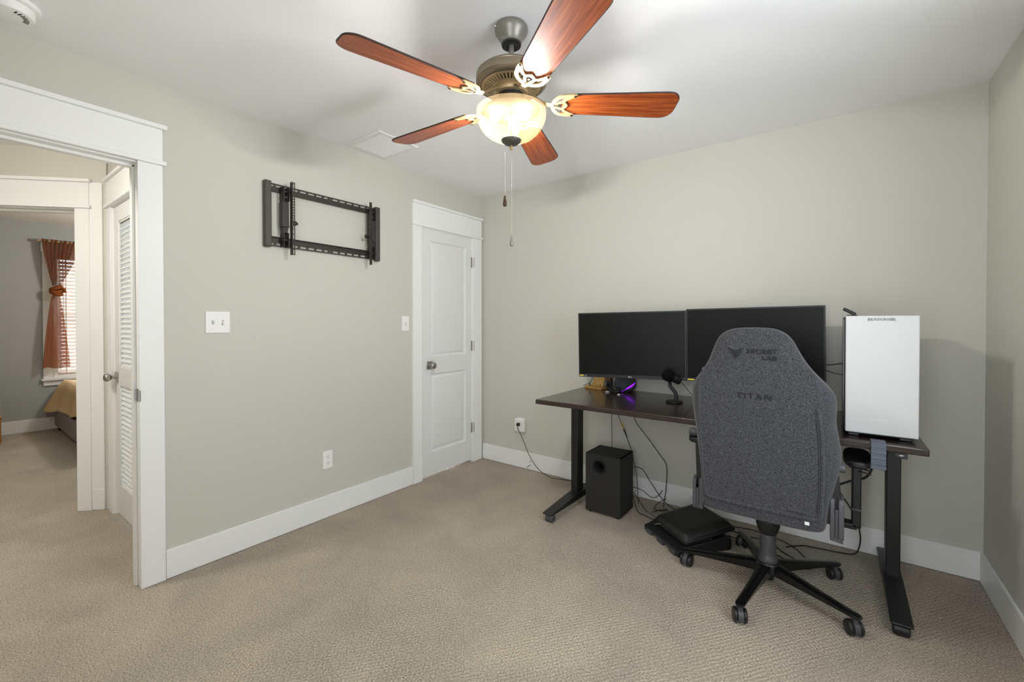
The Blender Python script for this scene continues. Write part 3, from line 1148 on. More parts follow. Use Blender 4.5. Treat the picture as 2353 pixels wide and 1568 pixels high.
out1 = thing('wall_outlet', 'white duplex outlet low on the wall under the TV bracket', 'outlet', base=(0, -1.5425, 0.376))
M3 = wallM(-1.5425, 0.376)
plate(out1, M3, 0.068, 0.116)
receptacle(out1, M3, 0.020)
receptacle(out1, M3, -0.020)

# plug adapter on the back wall with the desk's plug in it
MBK = Matrix(((1, 0, 0, 0.458), (0, 0, -1, -0.0003), (0, 1, 0, 0.379), (0, 0, 0, 1)))
ad = thing('outlet_adapter', 'white multi-plug adapter on the back wall left of the desk', 'outlet', base=(0.458, 0, 0.379))
box(-0.050, 0.050, -0.058, 0.054, 0.004, 0.040).xf(MBK).obj('body', M_PLATE, ad, bevel=0.008, seg=3)
box(-0.022, 0.030, 0.050, 0.062, 0.0, 0.030).xf(MBK).obj('cover_plate', M_PLATE, ad, bevel=0.004)
box(-0.035, 0.035, -0.057, 0.057, 0.0, 0.0045).xf(MBK).obj('wall_plate', M_PLATE, ad, bevel=0.001)
fcm = MBK @ Matrix.Translation((-0.012, -0.006, 0.0345))
receptacle(ad, fcm, -0.028)
pg = thing('plug', 'black power plug pushed into the white adapter', 'plug', base=(0.459, -0.040, 0.388))
box(-0.012, 0.014, -0.004, 0.022, 0.0400, 0.066).xf(MBK).obj('plug_body', M_BLACKPL, pg, bevel=0.004)

# ================================================================== TV WALL BRACKET
tv = thing('tv_mount', 'empty dark metal TV wall bracket on the left wall', 'tv mount', base=(0, -1.557, 1.9))


def rail(zlo, zhi, slot_hi, name='rail'):
    """perforated rail: slotted half plus a solid flange half standing off the wall"""
    ya, yb = -1.925, -1.160
    mb = MB()
    zm = (zlo + zhi) / 2
    if slot_hi:
        sA, sB, fA, fB = zm, zhi, zlo, zm
    else:
        sA, sB, fA, fB = zlo, zm, zm, zhi
    x0, x1 = 0.012, 0.016
    mb.box(x0, x1, ya, yb, sA, sA + 0.007)
    mb.box(x0, x1, ya, yb, sB - 0.007, sB)
    y = ya
    segs = [0.040, 0.030, 0.042, 0.042, 0.042, 0.042, 0.042, 0.030, 0.010, 0.042, 0.042, 0.042, 0.042, 0.042, 0.042, 0.030]
    gaps = 0.0
    tot = sum(segs)
    br = (yb - ya - tot) / (len(segs) + 1)
    for s in segs:
        mb.box(x0, x1, y, y + br, sA + 0.007, sB - 0.007)
        y += br + s
    mb.box(x0, x1, y, yb, sA + 0.007, sB - 0.007)
    mb.obj(name, M_MOUNT, tv, smooth=0)
    fl = MB()
    fl.box(x0, x1, ya, yb, fA, fB)
    fl.box(x0, 0.030, ya, yb, (fB - 0.003) if not slot_hi else fA, fB if not slot_hi else fA + 0.003)
    fl.obj('rail_flange', M_MOUNT, tv, smooth=0)
    for yy in (-1.86, -1.55, -1.24):
        MB().cyl((0.0005, yy, zm), (0.013, yy, zm), 0.006, seg=10).obj('lag_bolt', M_MOUNT, tv)


rail(2.038, 2.088, True)
rail(1.721, 1.775, False)
for ya, yb in ((-1.935, -1.897), (-1.190, -1.152)):
    box(0.001, 0.034, ya, yb, 1.712, 2.096).obj('end_cap', M_MOUNTCAP, tv, bevel=0.006)


def tv_arm(yc, side):
    # perforated upright: front plate with a column of holes, plus a side flange
    mb = MB()
    w = 0.017
    x0, x1 = 0.082, 0.085
    zlo, zhi = 1.672, 2.102
    mb.box(x0, x1, yc - w / 2, yc - w / 2 + 0.005, zlo, zhi)
    mb.box(x0, x1, yc + w / 2 - 0.005, yc + w / 2, zlo, zhi)
    z = zlo
    k = 0
    while z < zhi - 0.004:
        mb.box(x0, x1, yc - w / 2 + 0.005, yc + w / 2 - 0.005, z, min(z + 0.006, zhi))
        z += 0.016 if 1.80 < z < 2.02 else 0.030
        k += 1
    mb.box(0.062, x1, yc - side * w / 2 - 0.0015, yc - side * w / 2 + 0.0015, zlo, zhi)
    a = mb.obj('arm', M_MOUNT, tv, smooth=0)
    m2 = MB()
    ym = yc - side * 0.034
    m2.box(0.020, 0.060, ym - 0.020, ym + 0.020, 1.835, 1.985)
    m2.prism([(0.016, 1.835), (0.058, 1.835), (0.052, 1.800), (0.024, 1.800)], ym - 0.016, ym + 0.016, 'y')
    m2.obj('tilt_body', mat('mount_tilt', (56, 54, 50), 0.45, metal=0.3), a, bevel=0.003)
    for s in (-1, 1):
        box(0.017, 0.075, ym + s * 0.015 - 0.0015, ym + s * 0.015 + 0.0015, 1.985, 2.070).obj('hook_bracket', M_MOUNT, a)
        box(0.017, 0.070, ym + s * 0.013 - 0.0015, ym + s * 0.013 + 0.0015, 1.718, 1.800).obj('hook_bracket', M_MOUNT, a)
    for zz, r_ in ((2.010, 0.009), (2.045, 0.006), (1.760, 0.007)):
        MB().cyl((0.048, ym - 0.019, zz), (0.048, ym + 0.019, zz), r_, seg=12).obj('pivot_bolt', M_MOUNT, a)
    m4 = MB()
    m4.cyl((0.074, yc - 0.004 * side, 1.862), (0.074, yc + 0.030 * side, 1.862), 0.006, seg=10)
    m4.lathe([(0.0, 0), (0.013, 0.002), (0.014, 0.010), (0.011, 0.015), (0, 0.016)], (0.074, yc + (0.006 if side > 0 else -0.036), 1.862), 14, 'y')
    m4.obj('tilt_knob', M_BLACKPL, a)


for yc, sd_ in ((-1.797, 1), (-1.268, -1)):
    tv_arm(yc, sd_)

# ================================================================== DESK
DX0, DX1, DY0, DY1, DZ = 1.100, 2.952, -0.748, -0.022, 0.775
desk = thing('standing_desk', 'dark wood standing desk on black steel legs', 'desk', base=((DX0 + DX1) / 2, (DY0 + DY1) / 2, 0))
dt = MB().box(-(DX1 - DX0) / 2, (DX1 - DX0) / 2, -(DY1 - DY0) / 2, (DY1 - DY0) / 2, -0.030, 0.0)
dto = dt.obj('desktop', M_DESK, desk, bevel=0.005, seg=3)
dto.location = ((DX0 + DX1) / 2, (DY0 + DY1) / 2, DZ)
for lx in (1.203, 2.875):
    col = MB()
    col.box(lx - 0.026, lx + 0.026, -0.412, -0.328, 0.075, 0.735)
    lg = col.obj('leg', M_BLACK, desk, bevel=0.004)
    box(lx - 0.021, lx + 0.021, -0.406, -0.334, 0.735, 0.744).obj('leg_inner_tube', M_BLACK, lg, bevel=0.002)
    ft = MB()
    # tapered foot: high in the middle, thin at both ends
    prof = [(-0.766, 0.062), (-0.766, 0.054), (-0.43, 0.045), (-0.31, 0.045), (-0.035, 0.054), (-0.035, 0.062), (-0.30, 0.088), (-0.44, 0.088)]
    ft.prism(prof, lx - 0.036, lx + 0.036, 'x')
    fo = ft.obj('foot', M_BLACK, desk, bevel=0.003)
    for yy in (-0.730, -0.075):
        cs = MB()
        cs.lathe([(0.0, -0.028), (0.020, -0.028), (0.0265, -0.022), (0.0265, 0.022), (0.020, 0.028), (0.0, 0.028)], (lx, yy, 0.0265), 20, 'x')
        cs.obj('foot_roller', M_GREYPL if lx < 2 else M_BLACKPL, fo)
        box(lx - 0.012, lx + 0.012, yy - 0.012, yy + 0.012, 0.040, 0.056).obj('roller_mount', M_BLACKPL, fo)
    box(lx - 0.026, lx + 0.026, -0.560, -0.160, 0.7205, 0.7445).obj('side_bracket', M_BLACK, desk, bevel=0.003)
for yy in (-0.405, -0.335):
    box(1.230, 2.848, yy - 0.018, yy + 0.018, 0.712, 0.742).obj('crossbar', M_BLACK, desk, bevel=0.003)
cp = MB().prism([(2.846, 0.7445), (2.889, 0.7445), (2.889, 0.724), (2.886, 0.7215), (2.858, 0.7235), (2.850, 0.731)], -0.742, -0.690, 'y')
cpo = tag(cp.obj('height_control', M_BLACKPL, desk, bevel=0.002), 'small black height control under the front edge')
box(2.864, 2.876, -0.7432, -0.7418, 0.7335, 0.7365).obj('control_mark', M_WHITE, cpo, smooth=0)

# ================================================================== COMPUTER CASE
PX0, PX1, PYF, PYB, PZ0, PZ1 = 2.690, 2.930, -0.660, -0.215, 0.797, 1.302
pc = thing('computer_case', 'white-fronted black tower computer standing on the desk', 'computer', base=((PX0 + PX1) / 2, (PYF + PYB) / 2, DZ))
box(PX0 - 0.005, PX1 - 0.002, PYF + 0.006, PYB, PZ0, PZ1 - 0.004).obj('chassis', M_BLACKPL, pc, bevel=0.003)
fp = box(PX0, PX1, PYF - 0.006, PYF + 0.006, PZ0 - 0.004, PZ1).obj('front_panel', M_WHITEPC, pc, bevel=0.003)
tag(fp, 'smooth white front panel')
box(PX0 - 0.008, PX0 - 0.004, PYF + 0.008, PYB - 0.004, PZ0 + 0.02, PZ1 - 0.012).obj('side_glass', M_GLOSSBLK, pc, bevel=0.001)
box(PX1 - 0.003, PX1 + 0.0005, PYF + 0.008, PYB - 0.004, PZ0 + 0.004, PZ1 - 0.004).obj('side_panel', M_WHITEPC, pc, bevel=0.001)
box(PX0 + 0.004, PX1 - 0.004, PYF + 0.006, PYB, PZ1 - 0.004, PZ1 - 0.001).obj('top_panel', M_BLACKPL, pc, bevel=0.001)
box(PX0 + 0.008, PX1 - 0.012, PYF + 0.002, PYB - 0.02, PZ0 - 0.010, PZ0).obj('base_rail', M_BLACKPL, pc, bevel=0.002)
for fx in (PX0 + 0.03, PX1 - 0.04):
    for fy in (PYF + 0.03, PYB - 0.05):
        box(fx - 0.020, fx + 0.020, fy - 0.022, fy + 0.022, DZ + 0.0005, PZ0 - 0.008).obj('foot', M_BLACKPL, pc, bevel=0.004)
RX = Matrix.Rotation(PI / 2, 4, 'X')
pcx = 2.810
text('iBUYPOWER', 0.0135, M_DARKPRINT, 'badge_outline', pc, Matrix.Translation((pcx, PYF - 0.0062, 1.2855)) @ RX @ Matrix.Scale(1.25, 4, (1, 0, 0)), 0.0003, 0.95, 0.0009)
text('iBUYPOWER', 0.0135, M_WHITE, 'badge', pc, Matrix.Translation((pcx, PYF - 0.0068, 1.2855)) @ RX @ Matrix.Scale(1.25, 4, (1, 0, 0)), 0.0003, 0.95, -0.0002)
text('NZXT', 0.014, M_FAINT, 'embossed_logo', pc, Matrix.Translation((pcx - 0.003, PYF - 0.0060, 0.855)) @ RX @ Matrix.Scale(1.3, 4, (1, 0, 0)), 0.0004, 1.2)
an = thing('wifi_antenna', 'black hinged antenna standing on the computer case', 'antenna', base=(2.712, -0.32, PZ1))
box(2.698, 2.742, -0.345, -0.295, PZ1 - 0.0008, PZ1 + 0.008).obj('base', M_BLACKPL, an, bevel=0.003)
ah = MB().cyl((2.727, -0.342, PZ1 + 0.012), (2.727, -0.298, PZ1 + 0.012), 0.008, seg=14)
ah.obj('hinge', M_BLACKPL, an)
MB().obox((2.710, -0.32, PZ1 + 0.0255), (0.058, 0.040, 0.015), rotm(y=math.radians(32))).obj('paddle', M_BLACKPL, an, bevel=0.004, seg=3)

# ================================================================== MONITORS on arms
def monitor(label, xc, zc, y, w, h, roll, sticker, yaw=0.0):
    t = thing('monitor', label, 'monitor', (xc, y, zc))
    t.rotation_euler = (0, roll, yaw)
    box(-w / 2, w / 2, 0.0, 0.020, -h / 2, h / 2).obj('bezel', M_BLACKPL, t, bevel=0.001)
    box(-w / 2 + 0.008, w / 2 - 0.008, -0.0012, 0.0005, -h / 2 + 0.022, h / 2 - 0.008).obj('screen', M_SCREEN, t, smooth=0)
    box(-w / 2 + 0.001, w / 2 - 0.001, -0.0016, 0.0002, -h / 2 + 0.001, -h / 2 + 0.021).obj('chin', M_BLACKPL, t, smooth=0)
    rb = MB().prism([(-w / 2 + 0.08, -h / 2 + 0.03), (w / 2 - 0.08, -h / 2 + 0.03), (w / 2 - 0.08, h / 2 - 0.06), (-w / 2 + 0.08, h / 2 - 0.06)], 0.020, 0.045, 'y')
    rb.obj('back_shell', M_BLACKPL, t, bevel=0.01)
    box(-w / 2 + 0.006, -w / 2 + 0.006 + sticker, -0.0024, -0.0014, -h / 2 + 0.006, -h / 2 + 0.014).obj('energy_sticker', M_YELLOW, t, smooth=0)
    if sticker < 0.04:
        box(-w / 2 + 0.043, -w / 2 + 0.058, -0.0024, -0.0014, -h / 2 + 0.0065, -h / 2 + 0.0125).obj('model_sticker', mat('grey_print', (150, 150, 150), 0.6), t, smooth=0)
        lg_ = MB().lathe([(0.0045, 0), (0.0045, -0.0006), (0, -0.0006)], (-0.006, -0.0016, -h / 2 + 0.010), 14, 'y').box(0.004, 0.0065, -0.0022, -0.0015, -h / 2 + 0.006, -h / 2 + 0.014).box(0.004, 0.010, -0.0022, -0.0015, -h / 2 + 0.006, -h / 2 + 0.008)
        lg_.obj('maker_logo', M_WHITE, t, smooth=0)
    return t


monitor('left black monitor on the desk, above the wooden phone stand', 1.550, 1.1200, -0.285, 0.708, 0.447, math.radians(-0.9), 0.030, math.radians(10.6))
monitor('right black monitor on the desk, behind the office chair', 2.260, 1.1360, -0.250, 0.708, 0.449, math.radians(-0.7), 0.040)

ms = thing('monitor_stand', 'black dual-arm stand carrying both monitors', 'monitor stand', base=(2.02, -0.070, DZ))
MB().lathe([(0.0, 0.0), (0.045, 0.0), (0.045, 0.012), (0.018, 0.016), (0.016, 0.42), (0.0, 0.42)], (2.02, -0.070, DZ + 0.0006), 24).obj('pole', M_BLACK, ms)
MB().cyl((2.02, -0.070, 1.085), (2.02, -0.070, 1.165), 0.024, seg=20).obj('collar', M_BLACK, ms)
for mx, my, nx, ny, zz in ((1.539, -0.226, 0.184, -0.983, 1.12), (2.26, -0.191, 0.0, -1.0, 1.14)):
    nv = Vector((nx, ny, 0))
    tip = Vector((mx, my, zz)) - nv * 0.022
    a1 = MB().tube([(2.02, -0.070, zz), tuple(tip)], 0.014, 10)
    ao = a1.obj('arm', M_BLACK, ms)
    MB().obox((mx, my, zz), (0.11, 0.007, 0.11), rotm(z=math.atan2(nx, -ny))).obj('vesa_plate', M_BLACK, ao, bevel=0.002)
    MB().cyl(tuple(tip), (mx, my, zz), 0.018, seg=16).obj('swivel', M_BLACK, ao)

# ================================================================== DESK ITEMS
mic = thing('microphone', 'black podcast microphone on a curved desk stand', 'microphone', base=(1.855, -0.328, DZ))
mb_ = MB().lathe([(0.0, 0.0), (0.047, 0.0), (0.050, 0.003), (0.050, 0.009), (0.046, 0.011), (0.012, 0.012), (0.0, 0.012)], (1.855, -0.328, DZ + 0.0004), 32)
mb_.obj('base', M_BLACKPL, mic)
stem = spline([(1.866, -0.328, DZ + 0.010), (1.866, -0.328, 0.826), (1.852, -0.330, 0.852), (1.833, -0.333, 0.876), (1.830, -0.333, 0.900)], 6)
MB().tube(stem, [0.012 - 0.002 * (i / (len(stem) - 1)) for i in range(len(stem))], 14).obj('stem', M_BLACKPL, mic)
hd = Matrix.Translation((1.836, -0.345, 0.936)) @ Vector((0, 0, 1)).rotation_difference(Vector((-0.66, -0.55, 0.42))).to_matrix().to_4x4()
MB().lathe([(0.0, -0.070), (0.020, -0.068), (0.023, -0.060), (0.023, -0.010), (0.020, 0.0)], seg=20).xf(hd).obj('body', M_BLACKPL, mic)
MB().lathe([(0.021, -0.018), (0.031, -0.008), (0.036, 0.012), (0.034, 0.032), (0.024, 0.046), (0.0, 0.050)], seg=24).xf(hd).obj('foam_windscreen', mat('foam', (16, 16, 16), 0.95, bump=(220, 0.6, 0.003), spec=0.1), mic)
MB().cyl((1.830, -0.333, 0.897), (1.833, -0.338, 0.921), 0.011, seg=12).obj('yoke', M_BLACKPL, mic)

spk = thing('desk_speaker', 'rounded dark speaker with purple glow under the left monitor', 'speaker', base=(1.447, -0.115, DZ))
rings = []
for i in range(15):
    t = i / 14
    z = 0.004 + 0.145 * t
    hw = 0.083 * (math.sin(PI * (0.20 + 0.55 * (1 - t))) ** 0.9) if t > 0.0 else 0.055
    hw = [0.050, 0.066, 0.077, 0.083, 0.086, 0.087, 0.086, 0.084, 0.080, 0.075, 0.069, 0.061, 0.051, 0.037, 0.015][i]
    hd_ = hw * 0.80
    hw *= 0.90
    rings.append([(hw * math.cos(a), hd_ * math.sin(a) + 0.02 * t, z) for a in [2 * PI * j / 24 for j in range(24)]])
sb = MB().loft(rings)
sb.xf(Matrix.Translation((1.447, -0.115, DZ))).obj('cabinet', mat('speaker_cloth', (60, 64, 70), 0.8, bump=(500, 0.2, 0.001)), spk, smooth=60)
MB().lathe([(0.0, 0.0), (0.048, 0.0), (0.050, 0.004), (0.0, 0.006)], (1.447, -0.115, DZ + 0.0004), 24).obj('base', M_BLACKPL, spk)
# light strip hugging the lower right flank
strip = MB()
pp, rr = [], []
for i in range(17):
    t = i / 16
    a = math.radians(-95 + 88 * t)
    z = 0.008 + 0.064 * t
    hw = 0.052 + 0.0275 * min(1, z / 0.050) ** 0.7
    pp.append((1.447 + hw * math.cos(a), -0.115 + hw * 0.80 * math.sin(a) + 0.004, DZ + z))
    rr.append(0.0062 * math.sin(PI * (0.04 + 0.92 * t)) + 0.0012)
strip.tube(pp, rr, 8)
tag(strip.obj('light_strip', M_PURPLE, spk), 'glowing purple light strip')

ps = thing('phone_stand', 'light bamboo phone stand below the left monitor', 'phone stand', base=(1.207, -0.095, DZ), rz=0)
MB().prism([(1.137, -0.128), (1.280, -0.148), (1.292, -0.070), (1.150, -0.052)], DZ + 0.0004, DZ + 0.020).obj('base', M_PINE, ps, bevel=0.002)
pb = MB()
pb.add([(1.186, -0.108, DZ + 0.018), (1.279, -0.121, DZ + 0.018), (1.288, -0.064, DZ + 0.150), (1.196, -0.051, DZ + 0.150),
        (1.187, -0.099, DZ + 0.018), (1.281, -0.112, DZ + 0.018), (1.290, -0.055, DZ + 0.150), (1.198, -0.042, DZ + 0.150)],
       [(0, 1, 2, 3), (7, 6, 5, 4), (0, 4, 5, 1), (1, 5, 6, 2), (2, 6, 7, 3), (3, 7, 4, 0)])
pb.obj('back_rest', M_PINE, ps, bevel=0.0015)
MB().obox((1.228, -0.125, DZ + 0.030), (0.075, 0.010, 0.016), rotm(z=math.radians(-8))).obj('lip', M_PINE, ps, bevel=0.002)
MB().cyl((1.176, -0.125, DZ + 0.019), (1.176, -0.125, DZ + 0.046), 0.0035, seg=10).obj('peg', mat('peg_steel', (70, 66, 60), 0.4, metal=0.7), ps)
tag(MB().box(1.292, 1.328, -0.092, -0.050, DZ + 0.0005, DZ + 0.128).obj('card_box', M_BROWN, None, bevel=0.001), 'upright brown card box beside the bamboo phone stand', 'box')
cbk = thing('webcam', 'small black camera standing beside the purple-lit speaker', 'camera', base=(1.335, -0.125, DZ))
box(1.312, 1.356, -0.142, -0.110, DZ + 0.028, DZ + 0.072).obj('body', M_BLACKPL, cbk, bevel=0.006)
MB().lathe([(0.0, -0.012), (0.011, -0.011), (0.013, -0.004), (0.013, 0.0)], (1.334, -0.142, DZ + 0.048), 18, 'y').obj('lens', M_GLOSSBLK, cbk)
MB().cyl((1.334, -0.126, DZ + 0.0005), (1.334, -0.126, DZ + 0.030), 0.012, seg=14).obj('foot', M_BLACKPL, cbk)
tg = MB()
pts = []
for i in range(26):
    a = i * 1.9
    r = 0.020 + 0.026 * ((i * 37 % 11) / 11)
    pts.append((1.415 + r * 1.25 * math.cos(a), -0.212 + r * 0.7 * math.sin(a), DZ + 0.003 + 0.050 * ((i * 53 % 13) / 13) * (1 - abs(i - 13) / 18)))
tg.tube(spline(pts, 4), 0.0021, 6)
tag(tg.obj('cable_bundle', M_CABLE, smooth=60), 'tangled bundle of thin black cord in front of the speaker', 'cable')
tag(MB().obox((1.362, -0.196, DZ + 0.0045), (0.050, 0.022, 0.0075), rotm(z=0.35)).obj('usb_drive', mat('drive_metal', (150, 148, 146), 0.3, metal=0.8), bevel=0.002), 'small silver stick lying in front of the camera', 'usb drive')
tag(MB().lathe([(0.0, 0.0), (0.011, 0.0), (0.009, 0.005), (0.0, 0.0065)], (1.465, -0.262, DZ + 0.0005), 5).obj('foil_scrap', mat('scrap_white', (210, 208, 214), 0.4)), 'tiny pale scrap on the desk in front of the speaker', 'scrap')

# grey ribbed strap folded over the front edge
strp = thing('ribbed_strap', 'blue-grey ribbed strap draped over the desk edge below the white computer', 'strap', base=(2.797, DY0, 0.72))
segs = []
x0, x1 = 2.774, 2.822
prof = [(-0.700, DZ + 0.0010), (-0.742, DZ + 0.0015), (-0.7515, DZ - 0.004), (-0.7540, DZ - 0.020), (-0.7545, DZ - 0.045), (-0.7545, DZ - 0.075), (-0.7545, DZ - 0.104)]
fl_ = []
for i, (yy, zz) in enumerate(prof):
    fl_.append((yy, zz))
bk_ = [(-0.700, DZ + 0.0055), (-0.746, DZ + 0.0065), (-0.7585, DZ - 0.001), (-0.7600, DZ - 0.020), (-0.7605, DZ - 0.045), (-0.7605, DZ - 0.075), (-0.7605, DZ - 0.104)]
MB().prism(fl_ + bk_[::-1], x0, x1, 'x').obj('band', M_STRAP, strp, bevel=0.001)
for zz, hh in ((DZ - 0.012, 0.010), (DZ - 0.034, 0.016), (DZ - 0.058, 0.012), (DZ - 0.080, 0.010), (DZ - 0.098, 0.014)):
    box(x0 - 0.0008, x1 + 0.0008, -0.7645, -0.7600, zz - hh / 2, zz + hh / 2).obj('rib', M_STRAP, strp, bevel=0.0018)

# ================================================================== SUBWOOFER
sub = thing('subwoofer', 'black box subwoofer on the carpet under the desk', 'subwoofer', base=(1.434, -0.342, 0))
SX0, SX1, SY0, SY1, SZ = 1.313, 1.557, -0.456, -0.236, 0.398
N = 28
px_, pz_, pr_ = 1.412, 0.318, 0.047
# front board with a real round hole, side shell behind it
fb = MB()
out = []
for k in range(N):
    a = 2 * PI * k / N
    c, s = math.cos(a), math.sin(a)
    # ray to the rectangle border
    tx = ((SX1 - px_) if c > 0 else (px_ - SX0)) / abs(c) if abs(c) > 1e-6 else 9
    tz = ((SZ - pz_) if s > 0 else (pz_ - 0.016)) / abs(s) if abs(s) > 1e-6 else 9
    t = min(tx, tz)
    out.append((px_ + t * c, pz_ + t * s))
inn = [(px_ + pr_ * math.cos(2 * PI * k / N), pz_ + pr_ * math.sin(2 * PI * k / N)) for k in range(N)]
vs = [(x, SY0, z) for x, z in out] + [(x, SY0, z) for x, z in inn] + [(x, SY0 + 0.015, z) for x, z in inn]
fs = [(k, (k + 1) % N, N + (k + 1) % N, N + k) for k in range(N)] + [(N + k, N + (k + 1) % N, 2 * N + (k + 1) % N, 2 * N + k) for k in range(N)]
# rectangle corners closed with triangles
cors = [(SX1, SZ), (SX0, SZ), (SX0, 0.016), (SX1, 0.016)]
for cx_, cz_ in cors:
    best = min(range(N), key=lambda k: (out[k][0] - cx_) ** 2 + (out[k][1] - cz_) ** 2)
    for a_, b_ in ((best, (best + 1) % N), ((best - 1) % N, best)):
        if abs(out[a_][0] - out[b_][0]) > 1e-4 and abs(out[a_][1] - out[b_][1]) > 1e-4:
            vs.append((cx_, SY0, cz_))
            fs.append((a_, b_, len(vs) - 1))
fb.add(vs, fs)
fb.obj('front_board', M_SUB, sub, smooth=0)
sh = MB()
t_ = 0.006
sh.box(SX0, SX1, SY0 + 0.0002, SY1, SZ - t_, SZ).box(SX0, SX1, SY0 + 0.0002, SY1, 0.016, 0.016 + t_).box(SX0, SX0 + t_, SY0 + 0.0002, SY1, 0.016, SZ).box(SX1 - t_, SX1, SY0 + 0.0002, SY1, 0.016, SZ).box(SX0, SX1, SY1 - t_, SY1, 0.016, SZ)
sh.obj('cabinet', M_SUB, sub, smooth=0)
tag(MB().lathe([(0.047, 0.012), (0.0475, -0.002), (0.045, -0.006), (0.040, -0.005), (0.034, 0.004), (0.031, 0.014)], (px_, SY0 - 0.002, pz_), 36, 'y', cap=False).obj('bass_port', mat('port_gloss', (34, 34, 34), 0.16), sub), 'glossy black flared bass port')
MB().lathe([(0.0312, 0.008), (0.030, 0.110), (0.0, 0.110)], (px_, SY0, pz_), 28, 'y', cap=False).obj('port_tube', mat('port_dark', (6, 6, 6), 0.9), sub)
for fx in (SX0 + 0.025, SX1 - 0.025):
    for fy in (SY0 + 0.025, SY1 - 0.025):
        MB().lathe([(0.011, 0.0), (0.014, 0.016), (0.0, 0.016)], (fx, fy, 0.0), 14).obj('foot', M_BLACKPL, sub)

# ================================================================== FOOTREST
FRA = math.radians(-39)
frt = thing('footrest', 'black padded footrest on a plastic base left of the chair', 'footrest', (1.722, -0.475, 0.0), FRA)
# local x along its front edge, local y to the back
fw_, fd_ = 0.335, 0.34
bs = MB()
bs.prism([(-0.0, 0.004), (0.0, 0.026), (0.05, 0.052), (fd_ - 0.03, 0.075), (fd_, 0.070), (fd_, 0.004)], 0.0, 0.018, 'x')
bs.prism([(-0.0, 0.004), (0.0, 0.026), (0.05, 0.052), (fd_ - 0.03, 0.075), (fd_, 0.070), (fd_, 0.004)], fw_ - 0.018, fw_, 'x')
bs.prism([(-0.002, 0.020), (0.0, 0.034), (0.10, 0.060), (0.10, 0.048)], 0.0, fw_, 'x')
bs.box(0.0, fw_, fd_ - 0.02, fd_, 0.004, 0.070)
bs.obj('base', M_BLACKPL, frt, bevel=0.004)
for fx in (0.055, 0.170, 0.285):
    box(fx - 0.028, fx + 0.028, -0.006, 0.016, 0.002, 0.026).obj('grip_foot', M_GREYPL, frt, bevel=0.004)
tl_ = MB().box(0.0, 0.300, 0.0, 0.325, -0.012, 0.008)
Mt = Matrix.Translation((0.030, 0.048, 0.068)) @ Matrix.Rotation(math.radians(9), 4, 'X')
tl_.xf(Mt).obj('tray', M_BLACKPL, frt, bevel=0.004)
pd = MB().grid(lambda u, v: (0.006 + 0.288 * u, 0.006 + 0.313 * v, 0.009 + 0.034 * (max(0.0, (1 - (2 * u - 1) ** 8)) ** 0.35) * (max(0.0, (1 - (2 * v - 1) ** 8)) ** 0.35)), 22, 22)
pd.xf(Mt).obj('pad', M_LEATHER, frt, smooth=70)
MB().obox((0.120, 0.052, 0.066), (0.090, 0.010, 0.010), rotm(x=0.2)).obj('latch_handle', M_BLACKPL, frt, bevel=0.003)
MB().tube([(0.070, 0.030, 0.062), (0.085, 0.036, 0.070), (0.098, 0.050, 0.074)], 0.0022, 8).obj('latch_wire', M_CHAIN, frt)

# ================================================================== OFFICE CHAIR
CX, CY = 2.400, -0.683
BCX = 2.388
ch = thing('office_chair', 'grey fabric gaming chair facing the desk, seen from behind', 'chair', base=(CX, CY, 0))


def yr(z):      # y of the rear face of the backrest at height z
    return -0.930 - 0.090 * (z - 0.406) / 0.844


# z, rear half width, left half width, right half width, thickness
PROF = [(0.406, 0.205, 0.222, 0.226, 0.085), (0.425, 0.226, 0.236, 0.243, 0.105), (0.470, 0.226, 0.236, 0.244, 0.120), (0.560, 0.222, 0.240, 0.262, 0.135), (0.660, 0.224, 0.250, 0.288, 0.145),
        (0.740, 0.227, 0.260, 0.294, 0.150), (0.810, 0.229, 0.270, 0.284, 0.150), (0.870, 0.228, 0.278, 0.272, 0.145), (0.920, 0.226, 0.282, 0.277, 0.140),
        (0.965, 0.220, 0.280, 0.277, 0.135), (1.000, 0.214, 0.268, 0.264, 0.128), (1.030, 0.207, 0.248, 0.240, 0.122), (1.065, 0.198, 0.220, 0.206, 0.116),
        (1.105, 0.184, 0.198, 0.176, 0.110), (1.150, 0.166, 0.183, 0.152, 0.104), (1.195, 0.146, 0.164, 0.132, 0.096), (1.222, 0.128, 0.146, 0.114, 0.086), (1.243, 0.098, 0.112, 0.082, 0.066), (1.2525, 0.055, 0.066, 0.044, 0.040)]
rings = []
for z, a, bl_, br_, t in PROF:
    y = yr(z)
    a = min(a, bl_ - 0.012, br_ - 0.010)
    R_ = [(-a, 0.0), (-a * 0.66, -0.003), (-a * 0.33, -0.005), (0, -0.0055), (a * 0.33, -0.005), (a * 0.66, -0.003), (a, 0.0)]
    Rr = [((a + br_) / 2 + 0.004, t * 0.13), (br_, t * 0.42), (br_ - 0.006, t * 0.72), (br_ - 0.045, t * 0.98)]
    Ff = [(a * 0.62, t * 0.80), (0, t * 0.72), (-a * 0.62, t * 0.80)]
    Ll = [(-bl_ + 0.045, t * 0.98), (-bl_ + 0.006, t * 0.72), (-bl_, t * 0.42), (-(a + bl_) / 2 - 0.004, t * 0.13)]
    rings.append([(BCX + px, y + py, z) for px, py in R_ + Rr + Ff + Ll])
back = MB().loft(rings).obj('backrest', M_FABRIC, ch, smooth=180, sub=2)
# rear panel slightly proud of the shell, edged by a welt
rp = []
PAN = [(0.470, 0.205, 0.215), (0.490, 0.212, 0.222), (0.560, 0.222, 0.226), (0.660, 0.226, 0.229), (0.760, 0.230, 0.228), (0.850, 0.231, 0.224), (0.930, 0.232, 0.212), (1.000, 0.226, 0.206), (1.060, 0.212, 0.196), (1.075, 0.206, 0.190)]


